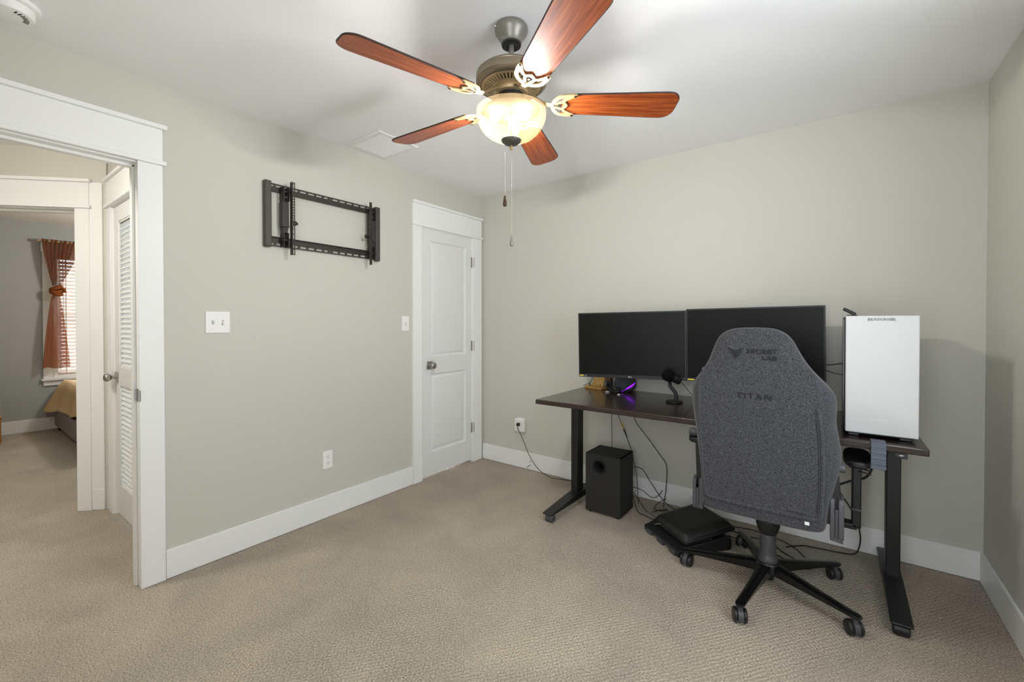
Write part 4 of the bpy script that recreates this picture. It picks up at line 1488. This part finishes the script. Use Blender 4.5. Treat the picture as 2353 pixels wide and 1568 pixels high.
def panel_pt(z, f):
    """f from -1 (left edge) to 1 (right edge) of the rear panel"""
    for i in range(len(PAN) - 1):
        if PAN[i][0] <= z <= PAN[i + 1][0]:
            k = (z - PAN[i][0]) / (PAN[i + 1][0] - PAN[i][0])
            l = PAN[i][1] + k * (PAN[i + 1][1] - PAN[i][1])
            r = PAN[i][2] + k * (PAN[i + 1][2] - PAN[i][2])
            break
    else:
        l, r = PAN[0][1:]
    x = -l if f < 0 else r
    return (BCX + x * abs(f), yr(z) - 0.0075 * (1 - 0.75 * f * f) - 0.0005, z)


MB().grid(lambda u, v: panel_pt(0.470 + 0.605 * v, 2 * u - 1), 12, 16).obj('rear_panel', M_FABRIC, ch, smooth=180)
welt = [panel_pt(z, -1) for z in (1.07, 0.98, 0.88, 0.78, 0.68, 0.58, 0.50, 0.480)]
welt += [panel_pt(0.470, f) for f in (-0.92, -0.75, -0.4, 0, 0.4, 0.75, 0.92)]
welt += [panel_pt(z, 1) for z in (0.480, 0.50, 0.60, 0.70, 0.80, 0.88, 0.93)]
MB().tube(spline(welt, 4), 0.0065, 8).obj('welt', M_FABRIC, back, smooth=180)
zp = [(panel_pt(z, 1)[0] - 0.010, panel_pt(z, 1)[1] - 0.0015, z) for z in (0.50, 0.60, 0.70, 0.80, 0.88, 0.915)]
tag(MB().tube(spline(zp, 4), 0.0032, 6).obj('zip', mat('zip_grey', (48, 50, 56), 0.6), back), 'grey zip along the right seam')


def on_back(x, z, off=0.0075):
    sl = math.atan2(-0.090, 0.844)
    return Matrix.Translation((x, yr(z) - off, z)) @ Matrix.Rotation(PI / 2 - sl, 4, 'X') @ Matrix.Identity(4)


text('SECRET', 0.026, M_LOGO, 'logo_text', back, on_back(2.408, 1.151, 0.0072) @ Matrix.Scale(1.15, 4, (1, 0, 0)), 0.0010, 1.15, 0.0005)
text('LAB', 0.026, M_LOGO, 'logo_text', back, on_back(2.436, 1.124, 0.0072) @ Matrix.Scale(1.15, 4, (1, 0, 0)), 0.0010, 1.1, 0.0005)
text('TITAN', 0.036, M_LOGO, 'model_text', back, on_back(2.379, 0.958, 0.0095) @ Matrix.Scale(1.12, 4, (1, 0, 0)), 0.0010, 1.22)
# shield emblem: two facets meeting at a ridge, with a notch in the top
em = on_back(2.3105, 1.146, 0.0078)
for sg in (-1, 1):
    MB().prism([(sg * 0.0012, 0.010), (sg * 0.027, 0.024), (sg * 0.018, -0.002), (sg * 0.0012, -0.028)], -0.0008, 0.0012).xf(em).obj('emblem', M_LOGO, back, smooth=0)
    MB().ribbon([(0.0, 0.011), (sg * 0.027, 0.0255)], 0.0018, -0.0008, 0.0016).xf(em).obj('emblem_line', M_LOGO2, back, smooth=0)
tag(MB().box(2.557, 2.573, yr(0.45) - 0.011, yr(0.45) - 0.006, 0.444, 0.4565).obj('care_tag', M_WHITE, back, smooth=0), 'small white sewn tag')
tag(MB().box(2.497, 2.560, yr(0.50) - 0.0105, yr(0.50) - 0.007, 0.489, 0.506).obj('rubber_patch', mat('patch', (52, 53, 57), 0.5), back, bevel=0.0008), 'dark rubber patch')
# seat
seat_r = []
for yy, hw, zt, zb in ((-0.870, 0.225, 0.485, 0.405), (-0.840, 0.250, 0.500, 0.395), (-0.70, 0.258, 0.500, 0.392), (-0.52, 0.258, 0.505, 0.395), (-0.42, 0.250, 0.505, 0.405), (-0.385, 0.225, 0.490, 0.425)):
    ring_ = []
    for j in range(20):
        a = 2 * PI * j / 20
        c, s = math.cos(a), math.sin(a)
        ring_.append((CX - 0.008 + hw * math.copysign(abs(c) ** 0.45, c), yy, (zt + zb) / 2 + (zt - zb) / 2 * math.copysign(abs(s) ** 0.55, s)))
    seat_r.append(ring_)
MB().loft(seat_r).obj('seat', M_FABRIC, ch, smooth=80, sub=1)
box(CX - 0.085, CX + 0.085, -0.76, -0.52, 0.345, 0.400).obj('tilt_mechanism', M_BLACKPL, ch, bevel=0.012)
# column
MB().lathe([(0.0, 0.350), (0.050, 0.350), (0.052, 0.325), (0.050, 0.300), (0.041, 0.275), (0.036, 0.262), (0.0, 0.262)], (CX, CY, 0), 32).obj('column_boot', M_BLACKPL, ch)
MB().lathe([(0.0, 0.262), (0.0315, 0.262), (0.0335, 0.256), (0.0340, 0.170), (0.0360, 0.160), (0.0405, 0.150), (0.0425, 0.138), (0.0425, 0.128), (0.0, 0.128)], (CX, CY, 0), 32).obj('column_cover', M_GREYPL, ch)
MB().lathe([(0.0, 0.131), (0.052, 0.131), (0.058, 0.120), (0.055, 0.085), (0.032, 0.075), (0.026, 0.045), (0.0, 0.043)], (CX, CY, 0), 32).obj('hub', M_BLACK, ch)


def caster():
    parts = {}
    w_ = MB()
    parts['wheel_a'] = MB().lathe([(0.0, -0.0075), (0.024, -0.0075), (0.0295, -0.004), (0.0300, 0.003), (0.027, 0.0075), (0.010, 0.0105), (0.0, 0.0105)], (0, 0.0185, 0.0302), 24, 'y')
    parts['wheel_b'] = MB().lathe([(0.0, 0.0075), (0.024, 0.0075), (0.0295, 0.004), (0.0300, -0.003), (0.027, -0.0075), (0.010, -0.0105), (0.0, -0.0105)], (0, -0.0185, 0.0302), 24, 'y')
    hood = []
    for k in range(13):
        a = math.radians(-25 + 190 * k / 12)
        hood.append((0.032 * math.cos(a), 0.0302 + 0.032 * math.sin(a)))
    inner = [(0.020 * math.cos(math.radians(-25 + 190 * k / 12)), 0.0302 + 0.020 * math.sin(math.radians(-25 + 190 * k / 12))) for k in range(13)]
    parts['hood'] = MB().prism(hood + inner[::-1], -0.0105, 0.0105, 'y')
    parts['hood'].cyl((0.012, 0, 0.055), (0.012, 0, 0.080), 0.0095, seg=14)
    return parts


cp_ = caster()
wm = [cp_['wheel_a'].mesh('wheel', 35), cp_['wheel_b'].mesh('wheel', 35)]
hm = cp_['hood'].mesh('caster', 35)
for m_ in wm:
    m_.materials.append(M_BLACKPL)
hm.materials.append(M_GREYPL)
# star base: one leg mesh, copied five times
lr = []
for r_, hw, zt, zb in ((0.030, 0.028, 0.128, 0.082), (0.075, 0.026, 0.124, 0.080), (0.160, 0.023, 0.114, 0.080), (0.260, 0.0205, 0.103, 0.080), (0.345, 0.0195, 0.095, 0.079), (0.372, 0.0195, 0.0925, 0.078), (0.386, 0.014, 0.090, 0.079)):
    lr.append([(r_, -hw, zt - 0.004), (r_, -hw + 0.006, zt), (r_, hw - 0.006, zt), (r_, hw, zt - 0.004), (r_, hw - 0.003, zb), (r_, -hw + 0.003, zb)])
leg_me = MB().loft(lr).mesh('leg', 40)
leg_me.materials.append(mat('leg_satin_black', (14, 14, 14), 0.22))
for k in range(5):
    ang = math.radians(-171.5 + 72 * k)
    lg = bpy.data.objects.new('leg', leg_me)
    COL.objects.link(lg)
    adopt(lg, ch)
    lg.location = (CX, CY, 0)
    lg.rotation_euler = (0, 0, ang)
    ca = bpy.data.objects.new('caster', hm)
    COL.objects.link(ca)
    adopt(ca, ch)
    rc = 0.368
    sw_ = math.radians((152, -62, -118, 20, 160)[k] if False else (-100, -68, -62, -60, -105)[k])
    stem_off = Vector((0.012, 0, 0))
    stem_off.rotate(Quaternion((0, 0, 1), sw_))
    ca.location = (CX + rc * math.cos(ang) - stem_off.x, CY + rc * math.sin(ang) - stem_off.y, 0.0)
    ca.rotation_euler = (0, 0, sw_)
    for m_ in wm:
        wo = bpy.data.objects.new('wheel', m_)
        COL.objects.link(wo)
        wo.parent = ca
# recliner hinges with a fork slot, side arms and lumbar knobs
for sx, xa, xb, zt, zb in ((-1, 2.112, 2.158, 0.540, 0.392), (1, 2.640, 2.686, 0.572, 0.402)):
    g = MB()
    ya, yb_ = -0.915, -0.850
    xm0, xm1 = xa + 0.016, xa + 0.027
    pf = lambda zz: [(ya, zb), (yb_, zb + 0.012), (yb_, zt - 0.02), (ya + 0.035, zt), (ya + 0.006, zt - 0.012), (ya, zt - 0.035)]
    g.prism(pf(0), xa, xm0, 'x')
    g.prism(pf(0), xm1, xb, 'x')
    g.box(xm0, xm1, ya, yb_, zb, zt - 0.052)
    if sx > 0:
        g.prism([(xa + 0.004, zb + 0.01), (xb - 0.006, zb + 0.01), (xb - 0.002, zb - 0.016), (xa, zb - 0.010)], ya + 0.002, yb_ - 0.01, 'y')
    g.obj('hinge_cover', M_GREYPL, ch, bevel=0.003)
    ar = MB()
    xc_ = (xa + xb) / 2
    if sx > 0:
        ar.prism([(xc_ - 0.019, 0.515), (xc_ + 0.008, 0.515), (xc_ + 0.014, 0.560), (xc_ + 0.006, 0.645), (xc_ - 0.004, 0.660), (xc_ - 0.019, 0.640)], -0.900, -0.866, 'y')
        kx, kz = 2.672, 0.684
    else:
        ar.prism([(xc_ + 0.010, 0.515), (xc_ - 0.010, 0.515), (xc_ - 0.016, 0.690), (xc_ - 0.004, 0.705), (xc_ + 0.016, 0.640)], -0.893, -0.862, 'y')
        kx, kz = 2.108, 0.745
    ar.obj('back_bracket', M_BLACK, ch, bevel=0.003)
    kn = MB().lathe([(0.0, -0.018), (0.017, -0.017), (0.019, -0.010), (0.019, 0.012), (0.016, 0.017), (0.0, 0.018)], (kx, -0.880, kz), 20, 'x')
    kn.obj('lumbar_knob', M_GREYPL, ch)

# armrests
for ax in (2.084, 2.736):
    pts = []
    for k in range(28):
        a = 2 * PI * k / 28
        c, s = math.cos(a), math.sin(a)
        pts.append((ax + 0.052 * math.copysign(abs(c) ** 0.6, c), -0.600 + 0.135 * math.copysign(abs(s) ** 0.7, s)))
    pad = MB().prism(pts, 0.652, 0.680)
    po = pad.obj('armrest_pad', M_BLACKPL, ch, bevel=0.008, seg=3)
    sup = MB().box(ax - 0.030, ax + 0.030, -0.66, -0.54, 0.632, 0.653)
    sup.obj('armrest_plate', M_BLACK, po, bevel=0.003)
    post = MB().box(ax - 0.020, ax + 0.014, -0.640, -0.575, 0.360, 0.634)
    pt = post.obj('armrest_post', M_BLACK, ch, bevel=0.006)
    box(ax - 0.021, ax + 0.015, -0.642, -0.573, 0.440, 0.448).obj('post_collar', M_GREYPL, pt, bevel=0.001)
    box(min(ax, CX) + (0.0 if ax < CX else 0.10), max(ax, CX) - (0.10 if ax < CX else 0.0), -0.640, -0.580, 0.352, 0.376).obj('armrest_bracket', M_BLACK, pt, bevel=0.004)
    for q in (0.618, 0.632):
        tag(MB().tube([(ax + 0.004, -0.640, q), (ax + 0.030, -0.652, q - 0.002), (ax + 0.046, -0.655, q - 0.004)], 0.0032, 8).obj('adjust_lever', M_BRONZEKNOB if q < 0.625 else M_BLACKPL, pt), 'small armrest adjusting lever')

# ================================================================== CABLES
def cable(label, pts, r=0.0026, n=7, m=None):
    o = MB().tube(spline(pts, n), r, 8).obj('power_cable' if r > 0.0025 else 'cable', m or M_CABLE, smooth=70)
    return tag(o, label, 'cable')


f0 = 0.0035
cable('black cord from the white wall adapter down to the carpet', [(0.459, -0.064, 0.384), (0.475, -0.080, 0.360), (0.505, -0.070, 0.300), (0.540, -0.060, 0.220), (0.585, -0.055, 0.130), (0.680, -0.060, 0.040), (0.800, -0.065, f0), (0.920, -0.045, f0), (1.060, -0.032, f0), (1.250, -0.030, f0)])
cable('straight black cable dropping behind the subwoofer', [(1.340, -0.100, 0.742), (1.342, -0.100, 0.600), (1.344, -0.100, 0.470), (1.346, -0.100, 0.300), (1.36, -0.105, f0)], 0.0022)
yc = thing('adapter_cable', 'black cable with a yellow connector behind the subwoofer', 'cable', base=(1.44, -0.12, 0.35))
MB().tube(spline([(1.358, -0.110, 0.742), (1.372, -0.112, 0.660), (1.405, -0.115, 0.585), (1.424, -0.116, 0.545)], 6), 0.0022, 8).obj('upper_lead', M_CABLE, yc, smooth=70)
tag(MB().tube([(1.424, -0.116, 0.547), (1.431, -0.116, 0.532), (1.442, -0.117, 0.508)], [0.0045, 0.0060, 0.0055], 10).obj('connector', mat('connector_yellow', (196, 152, 46), 0.4), yc), 'yellow plug connector')
MB().tube([(1.442, -0.117, 0.508), (1.446, -0.117, 0.498), (1.462, -0.118, 0.462), (1.470, -0.118, 0.440)], [0.0060, 0.0062, 0.0045, 0.0024], 10).obj('strain_relief', M_BLACKPL, yc)
MB().tube(spline([(1.470, -0.118, 0.440), (1.50, -0.120, 0.36), (1.54, -0.125, 0.20), (1.56, -0.14, f0)], 6), 0.0022, 8).obj('lower_lead', M_CABLE, yc, smooth=70)
cable('black cable looping from the desk down past the subwoofer', [(1.462, -0.100, 0.742), (1.500, -0.090, 0.640), (1.520, -0.080, 0.560), (1.600, -0.065, 0.455), (1.680, -0.055, 0.350), (1.722, -0.050, 0.290), (1.726, -0.050, 0.200), (1.720, -0.055, 0.090), (1.712, -0.070, f0), (1.76, -0.13, f0)])
cable('black cable sloping from the subwoofer to the footrest', [(1.560, -0.225, 0.290), (1.590, -0.140, 0.250), (1.640, -0.100, 0.150), (1.700, -0.080, 0.060), (1.760, -0.070, 0.010), (1.840, -0.090, f0), (1.91, -0.12, f0)])
cable('sagging thin cable beside the subwoofer', [(1.550, -0.228, 0.150), (1.590, -0.150, 0.110), (1.630, -0.105, 0.060), (1.660, -0.082, 0.055), (1.685, -0.066, 0.080), (1.702, -0.058, 0.108)], 0.0022)
cable('thin cable running from the subwoofer across the carpet', [(1.550, -0.228, 0.120), (1.585, -0.200, 0.060), (1.640, -0.215, f0), (1.70, -0.255, f0), (1.76, -0.300, f0)], 0.0022)
cable('small loop of black cable on the carpet behind the footrest', [(1.725, -0.052, 0.050), (1.690, -0.080, 0.030), (1.665, -0.120, f0), (1.690, -0.160, f0), (1.735, -0.150, f0), (1.742, -0.110, f0), (1.70, -0.17, f0), (1.68, -0.22, f0)], 0.0022)
cable('low cable on the carpet between subwoofer and footrest', [(1.555, -0.230, 0.100), (1.575, -0.235, 0.030), (1.610, -0.270, f0), (1.660, -0.290, f0), (1.73, -0.315, f0)])
cable('thick black cable hanging behind the right armrest', [(2.770, -0.290, 0.742), (2.792, -0.295, 0.700), (2.802, -0.300, 0.610), (2.805, -0.300, 0.560), (2.780, -0.300, 0.500), (2.720, -0.305, 0.470), (2.66, -0.330, 0.440), (2.60, -0.37, 0.415), (2.54, -0.40, 0.400)], 0.0052)
cable('thin cable hanging straight beside the right armrest post', [(2.660, -0.220, 0.742), (2.664, -0.220, 0.600), (2.666, -0.220, 0.480), (2.670, -0.215, 0.400), (2.698, -0.185, 0.336)], 0.0024)
cable('black cable curving along the wall to the carpet by the right desk leg', [(2.700, -0.180, 0.330), (2.735, -0.120, 0.250), (2.762, -0.080, 0.160), (2.770, -0.065, 0.080), (2.750, -0.075, 0.012), (2.690, -0.095, f0), (2.600, -0.110, f0), (2.520, -0.125, f0), (2.470, -0.170, f0), (2.44, -0.20, f0)], 0.0034)
cable('upper of two cables on the carpet behind the chair column', [(2.080, -0.090, f0), (2.160, -0.110, f0), (2.250, -0.090, f0), (2.330, -0.110, f0), (2.420, -0.140, f0), (2.480, -0.190, f0), (2.53, -0.27, f0)])
cable('lower of two cables on the carpet behind the chair column', [(2.120, -0.160, f0), (2.230, -0.200, f0), (2.310, -0.190, f0), (2.370, -0.210, f0), (2.430, -0.280, f0), (2.50, -0.33, f0)])
cable('cable on the carpet running under the chair base', [(2.100, -0.255, f0), (2.240, -0.270, f0), (2.360, -0.310, f0), (2.460, -0.360, f0), (2.56, -0.39, f0)])
cable('upper cable strung from the right monitor to the computer', [(2.560, -0.200, 1.060), (2.620, -0.195, 1.045), (2.680, -0.195, 1.055), (2.740, -0.205, 1.070)], 0.0030)
cable('lower thin cable strung from the right monitor to the computer', [(2.560, -0.200, 1.040), (2.620, -0.195, 1.012), (2.680, -0.195, 0.996), (2.740, -0.205, 1.000)], 0.0020)
cable('thin cable rising from the desk corner behind the left monitor', [(1.083, -0.045, DZ + 0.004), (1.120, -0.060, DZ + 0.022), (1.160, -0.075, DZ + 0.046), (1.176, -0.080, DZ + 0.075), (1.178, -0.090, DZ + 0.120), (1.180, -0.12, DZ + 0.22)], 0.0020)
cable('thin microphone cable hanging behind the black microphone', [(1.890, -0.290, 0.900), (1.896, -0.270, 0.882), (1.905, -0.22, 0.850), (1.93, -0.20, 0.810), (1.95, -0.19, DZ + 0.003)], 0.0018)
ds = thing('door_stop_spring', 'tiny wire door stop sticking out of the back baseboard', 'door stop', base=(0.585, -BT, 0.06))
MB().tube([(0.560 + 0.0, -BT, 0.045), (0.556, -0.030, 0.040), (0.548, -0.055, 0.032)], 0.0030, 8).obj('spring', mat('spring_brass', (130, 118, 96), 0.4, metal=0.6), ds)
MB().lathe([(0.004, 0.0), (0.004, -0.004), (0.0, -0.004)], (0.560, -BT - 0.0002, 0.075), 10, 'y').obj('screw', M_BRONZEKNOB, ds)

# ================================================================== BEDROOM BEYOND THE HALL
rod = thing('curtain_rod', 'brass curtain rod above the bedroom window', 'curtain rod', base=(BX, -1.75, 2.226))
MB().cyl((-4.735, -2.345, 2.226), (-4.735, -1.15, 2.226), 0.010, seg=14).obj('pole', M_ROD, rod)
MB().tube([(-4.735, -2.345, 2.226), (-4.735, -2.358, 2.226)], 0.016, 14).obj('finial', M_ROD, rod)
for yy in (-2.31, -1.19):
    box(BX + 0.0005, -4.728, yy - 0.008, yy + 0.008, 2.218, 2.234).obj('rod_bracket', M_ROD, rod)

cur = thing('curtain', 'sheer brown curtain tied in a knot at the bedroom window', 'curtain', base=(-4.735, -2.21, 0.735))


def upper(u, v):
    # v 0 at the rod, 1 at the knot
    ye0, ye1 = -2.322, -1.985
    k = v ** 0.8
    yl = ye0 + (-2.243 - ye0) * (v ** 1.4)
    yr_ = ye1 + (-2.178 - ye1) * (v ** 1.25)
    y = yl + (yr_ - yl) * u
    x = -4.722 + 0.022 * (1 - 0.4 * v) * math.sin(u * 2 * PI * 9 + 1.5 * v) + 0.012 * math.sin(u * 2 * PI * 4)
    return (x + 0.02 * v, y, 2.246 - (2.246 - 1.700) * v)


def lower(u, v):
    yl = -2.240 + (-2.330 + 2.240) * (v ** 0.65)
    yr_ = -2.185 + (-2.100 + 2.185) * (v ** 0.75)
    y = yl + (yr_ - yl) * u
    x = -4.705 + (0.012 + 0.02 * v) * math.sin(u * 2 * PI * 3.2 + 0.8) * (1 - 0.3 * v) - 0.01 * v
    return (x, y, 1.600 - (1.600 - 0.735) * v + 0.008 * math.sin(u * 9) * v)


MB().grid(upper, 90, 24).obj('upper_drape', M_CURTAIN, cur, smooth=180)
MB().grid(lower, 60, 24).obj('lower_drape', M_CURTAIN, cur, smooth=180)
M_KNOT = mat('voile_knot', (128, 70, 34), 0.85, spec=0.1, bump=(60, 0.3, 0.004))
kt = MB()
for a0, tz, rr in ((0.2, 0.028, 0.030), (1.4, -0.004, 0.034), (2.4, -0.034, 0.030)):
    kt.tube([(-4.695 + 0.030 * math.cos(2 * PI * i / 16 + a0), -2.212 + 0.040 * math.sin(2 * PI * i / 16 + a0), 1.650 + tz + 0.020 * math.sin(2 * PI * i / 16)) for i in range(16)], 0.020, 10, closed=True)
kt.obj('knot', M_KNOT, cur, smooth=80)
MB().tube([(-4.69, -2.180, 1.690), (-4.675, -2.150, 1.665), (-4.68, -2.140, 1.630), (-4.69, -2.165, 1.625)], [0.010, 0.018, 0.014, 0.008], 10).obj('knot_tail', M_KNOT, cur, smooth=80)

bl = thing('window_blind', 'white slatted blind in the bedroom window', 'blind', base=(BX - 0.02, -1.74, 0.66))
sl_me = MB().obox((0, 0, 0), (0.046, WIN1[1] - WIN1[0] - 0.085, 0.0028), rotm(y=math.radians(50))).mesh('slat', 0)
sl_me.materials.append(M_WAND)
for i in range(31):
    o = bpy.data.objects.new('slat', sl_me)
    COL.objects.link(o)
    adopt(o, bl)
    o.location = (BX - 0.022, (WIN1[0] + WIN1[1]) / 2, 0.690 + i * 0.0435)
box(BX - 0.048, BX + 0.004, WIN1[0] + 0.04, WIN1[1] - 0.04, 2.030, 2.075).obj('head_rail', M_WAND, bl, bevel=0.002)
box(BX - 0.044, BX + 0.000, WIN1[0] + 0.04, WIN1[1] - 0.04, 0.645, 0.668).obj('bottom_rail', M_WAND, bl, bevel=0.002)
for yy in (-2.117, -1.74, -1.36):
    box(BX + 0.0005, BX + 0.0015, yy - 0.006, yy + 0.006, 0.66, 2.03).obj('ladder_tape', M_WAND, bl, smooth=0)
MB().cyl((BX + 0.012, -2.143, 2.04), (BX + 0.012, -2.138, 1.18), 0.004, seg=8).obj('tilt_wand', M_WAND, bl)

bed = thing('bed', 'bed with grey upholstered frame under the bedroom window', 'bed', base=(-3.70, -1.45, 0))
box(-4.700, -2.75, -2.225, -2.160, 0.045, 0.262).obj('side_rail', M_BEDFRAME, bed, bevel=0.018, seg=3)
box(-4.700, -2.75, -0.740, -0.675, 0.045, 0.262).obj('side_rail', M_BEDFRAME, bed, bevel=0.018, seg=3)
box(-2.80, -2.74, -2.225, -0.675, 0.045, 0.262).obj('foot_rail', M_BEDFRAME, bed, bevel=0.018, seg=3)
box(-4.80, -4.705, -2.225, -0.675, 0.045, 0.262).obj('head_rail', M_BEDFRAME, bed, bevel=0.010)
for xx in (-4.66, -2.82):
    for yy in (-2.18, -0.72):
        box(xx - 0.03, xx + 0.03, yy - 0.03, yy + 0.03, 0.0, 0.050).obj('leg', M_BLACKPL, bed)
box(-4.69, -2.81, -2.14, -0.76, 0.20, 0.56).obj('mattress', M_SHEET, bed, bevel=0.05, seg=4)


def spread_fn(u, v):
    """u along the bed (0 = window end), v from the far side over the top to the near hem"""
    x = -4.70 + 1.90 * u
    if v < 0.5:
        y = -0.76 - (2.15 - 0.76) * (v / 0.5)
        z = 0.585 + 0.010 * math.sin(7 * u + 11 * v)
        return (x, y, z)
    t = (v - 0.5) / 0.5
    fl = (1 - u) ** 3                      # corner flares out at the window end
    y = -2.15 - 0.03 * math.sin(min(1, t * 4) * PI / 2) - t * (0.035 + 0.105 * fl) - 0.018 * t * math.sin(u * 26)
    z = 0.585 - 0.02 * (t * 3 if t < 0.33 else 1) - t * (0.27 + 0.04 * fl) - 0.02 * t * math.sin(u * 17)
    return (x, y, z)


tag(MB().grid(spread_fn, 60, 40).obj('bedspread', M_SPREAD, None, smooth=180, solid=0.008), 'tan bedspread hanging over the side of the bed', 'bedspread')


def sheet_fn(u, v):
    return (-4.70 + 0.20 * u, -2.175 - 0.105 * v * (1 - 0.7 * u) - 0.015 * math.sin(u * 8) * v, 0.40 - 0.175 * v * (1 - 0.65 * u))


tag(MB().grid(sheet_fn, 16, 12).obj('sheet_corner', M_SHEET, None, smooth=180, solid=0.004), 'patterned sheet corner showing below the tan bedspread', 'bed sheet')
nst = thing('side_cabinet', 'honey wood cabinet at the far left edge of the bedroom', 'cabinet', base=(-4.42, -2.80, 0))
box(-4.60, -4.26, -2.95, -2.668, 0.02, 0.275).obj('body', M_WOOD, nst, bevel=0.003)
box(-4.61, -4.25, -2.955, -2.663, 0.275, 0.290).obj('top', M_WOOD, nst, bevel=0.003)
box(-4.59, -4.27, -2.945, -2.675, 0.0, 0.02).obj('plinth', M_WOOD, nst)
tag(box(-4.56, -4.30, -2.92, -2.672, 0.2905, 0.525).obj('storage_bin', mat('bin_cloth', (214, 208, 200), 0.85, bump=(200, 0.3, 0.002)), None, bevel=0.008), 'pale cloth bin standing on the honey wood cabinet', 'bin')


# hall lamp added to brighten the hall; bedroom pendant hangs out of view
def dome(label, x, y, m, r=0.15):
    t = thing('hall_fill_lamp', label, 'ceiling lamp', (x, y, H))
    MB().lathe([(r, 0.0), (r, -0.018), (r - 0.01, -0.020)], seg=36).obj('lamp_base', M_BRONZE, t)
    MB().lathe([(r - 0.012, -0.018), (r - 0.016, -0.045), (r * 0.72, -0.075), (r * 0.35, -0.092), (0.0, -0.096)], seg=36).obj('lamp_glass', m, t)


dome('added round flush fill lamp for the hall, outside the picture', -0.35, -3.35, M_DOME)
bp_ = thing('pendant_lamp', 'white globe pendant lamp in the bedroom, hidden behind the hall wall', 'lamp', (-3.20, -1.30, H))
MB().lathe([(0.055, 0.0), (0.055, -0.018), (0.0, -0.022)], seg=24).obj('ceiling_rose', M_BRONZE, bp_)
MB().cyl((0, 0, -0.02), (0, 0, -0.13), 0.006, seg=10).obj('stem', M_BRONZE, bp_)
MB().lathe([(0.0, -0.12)] + [(0.115 * math.sin(PI * k / 12), -0.235 + 0.115 * math.cos(PI * k / 12)) for k in range(1, 12)] + [(0.0, -0.35)], seg=24).obj('lamp_globe', M_DOME2, bp_, smooth=80)
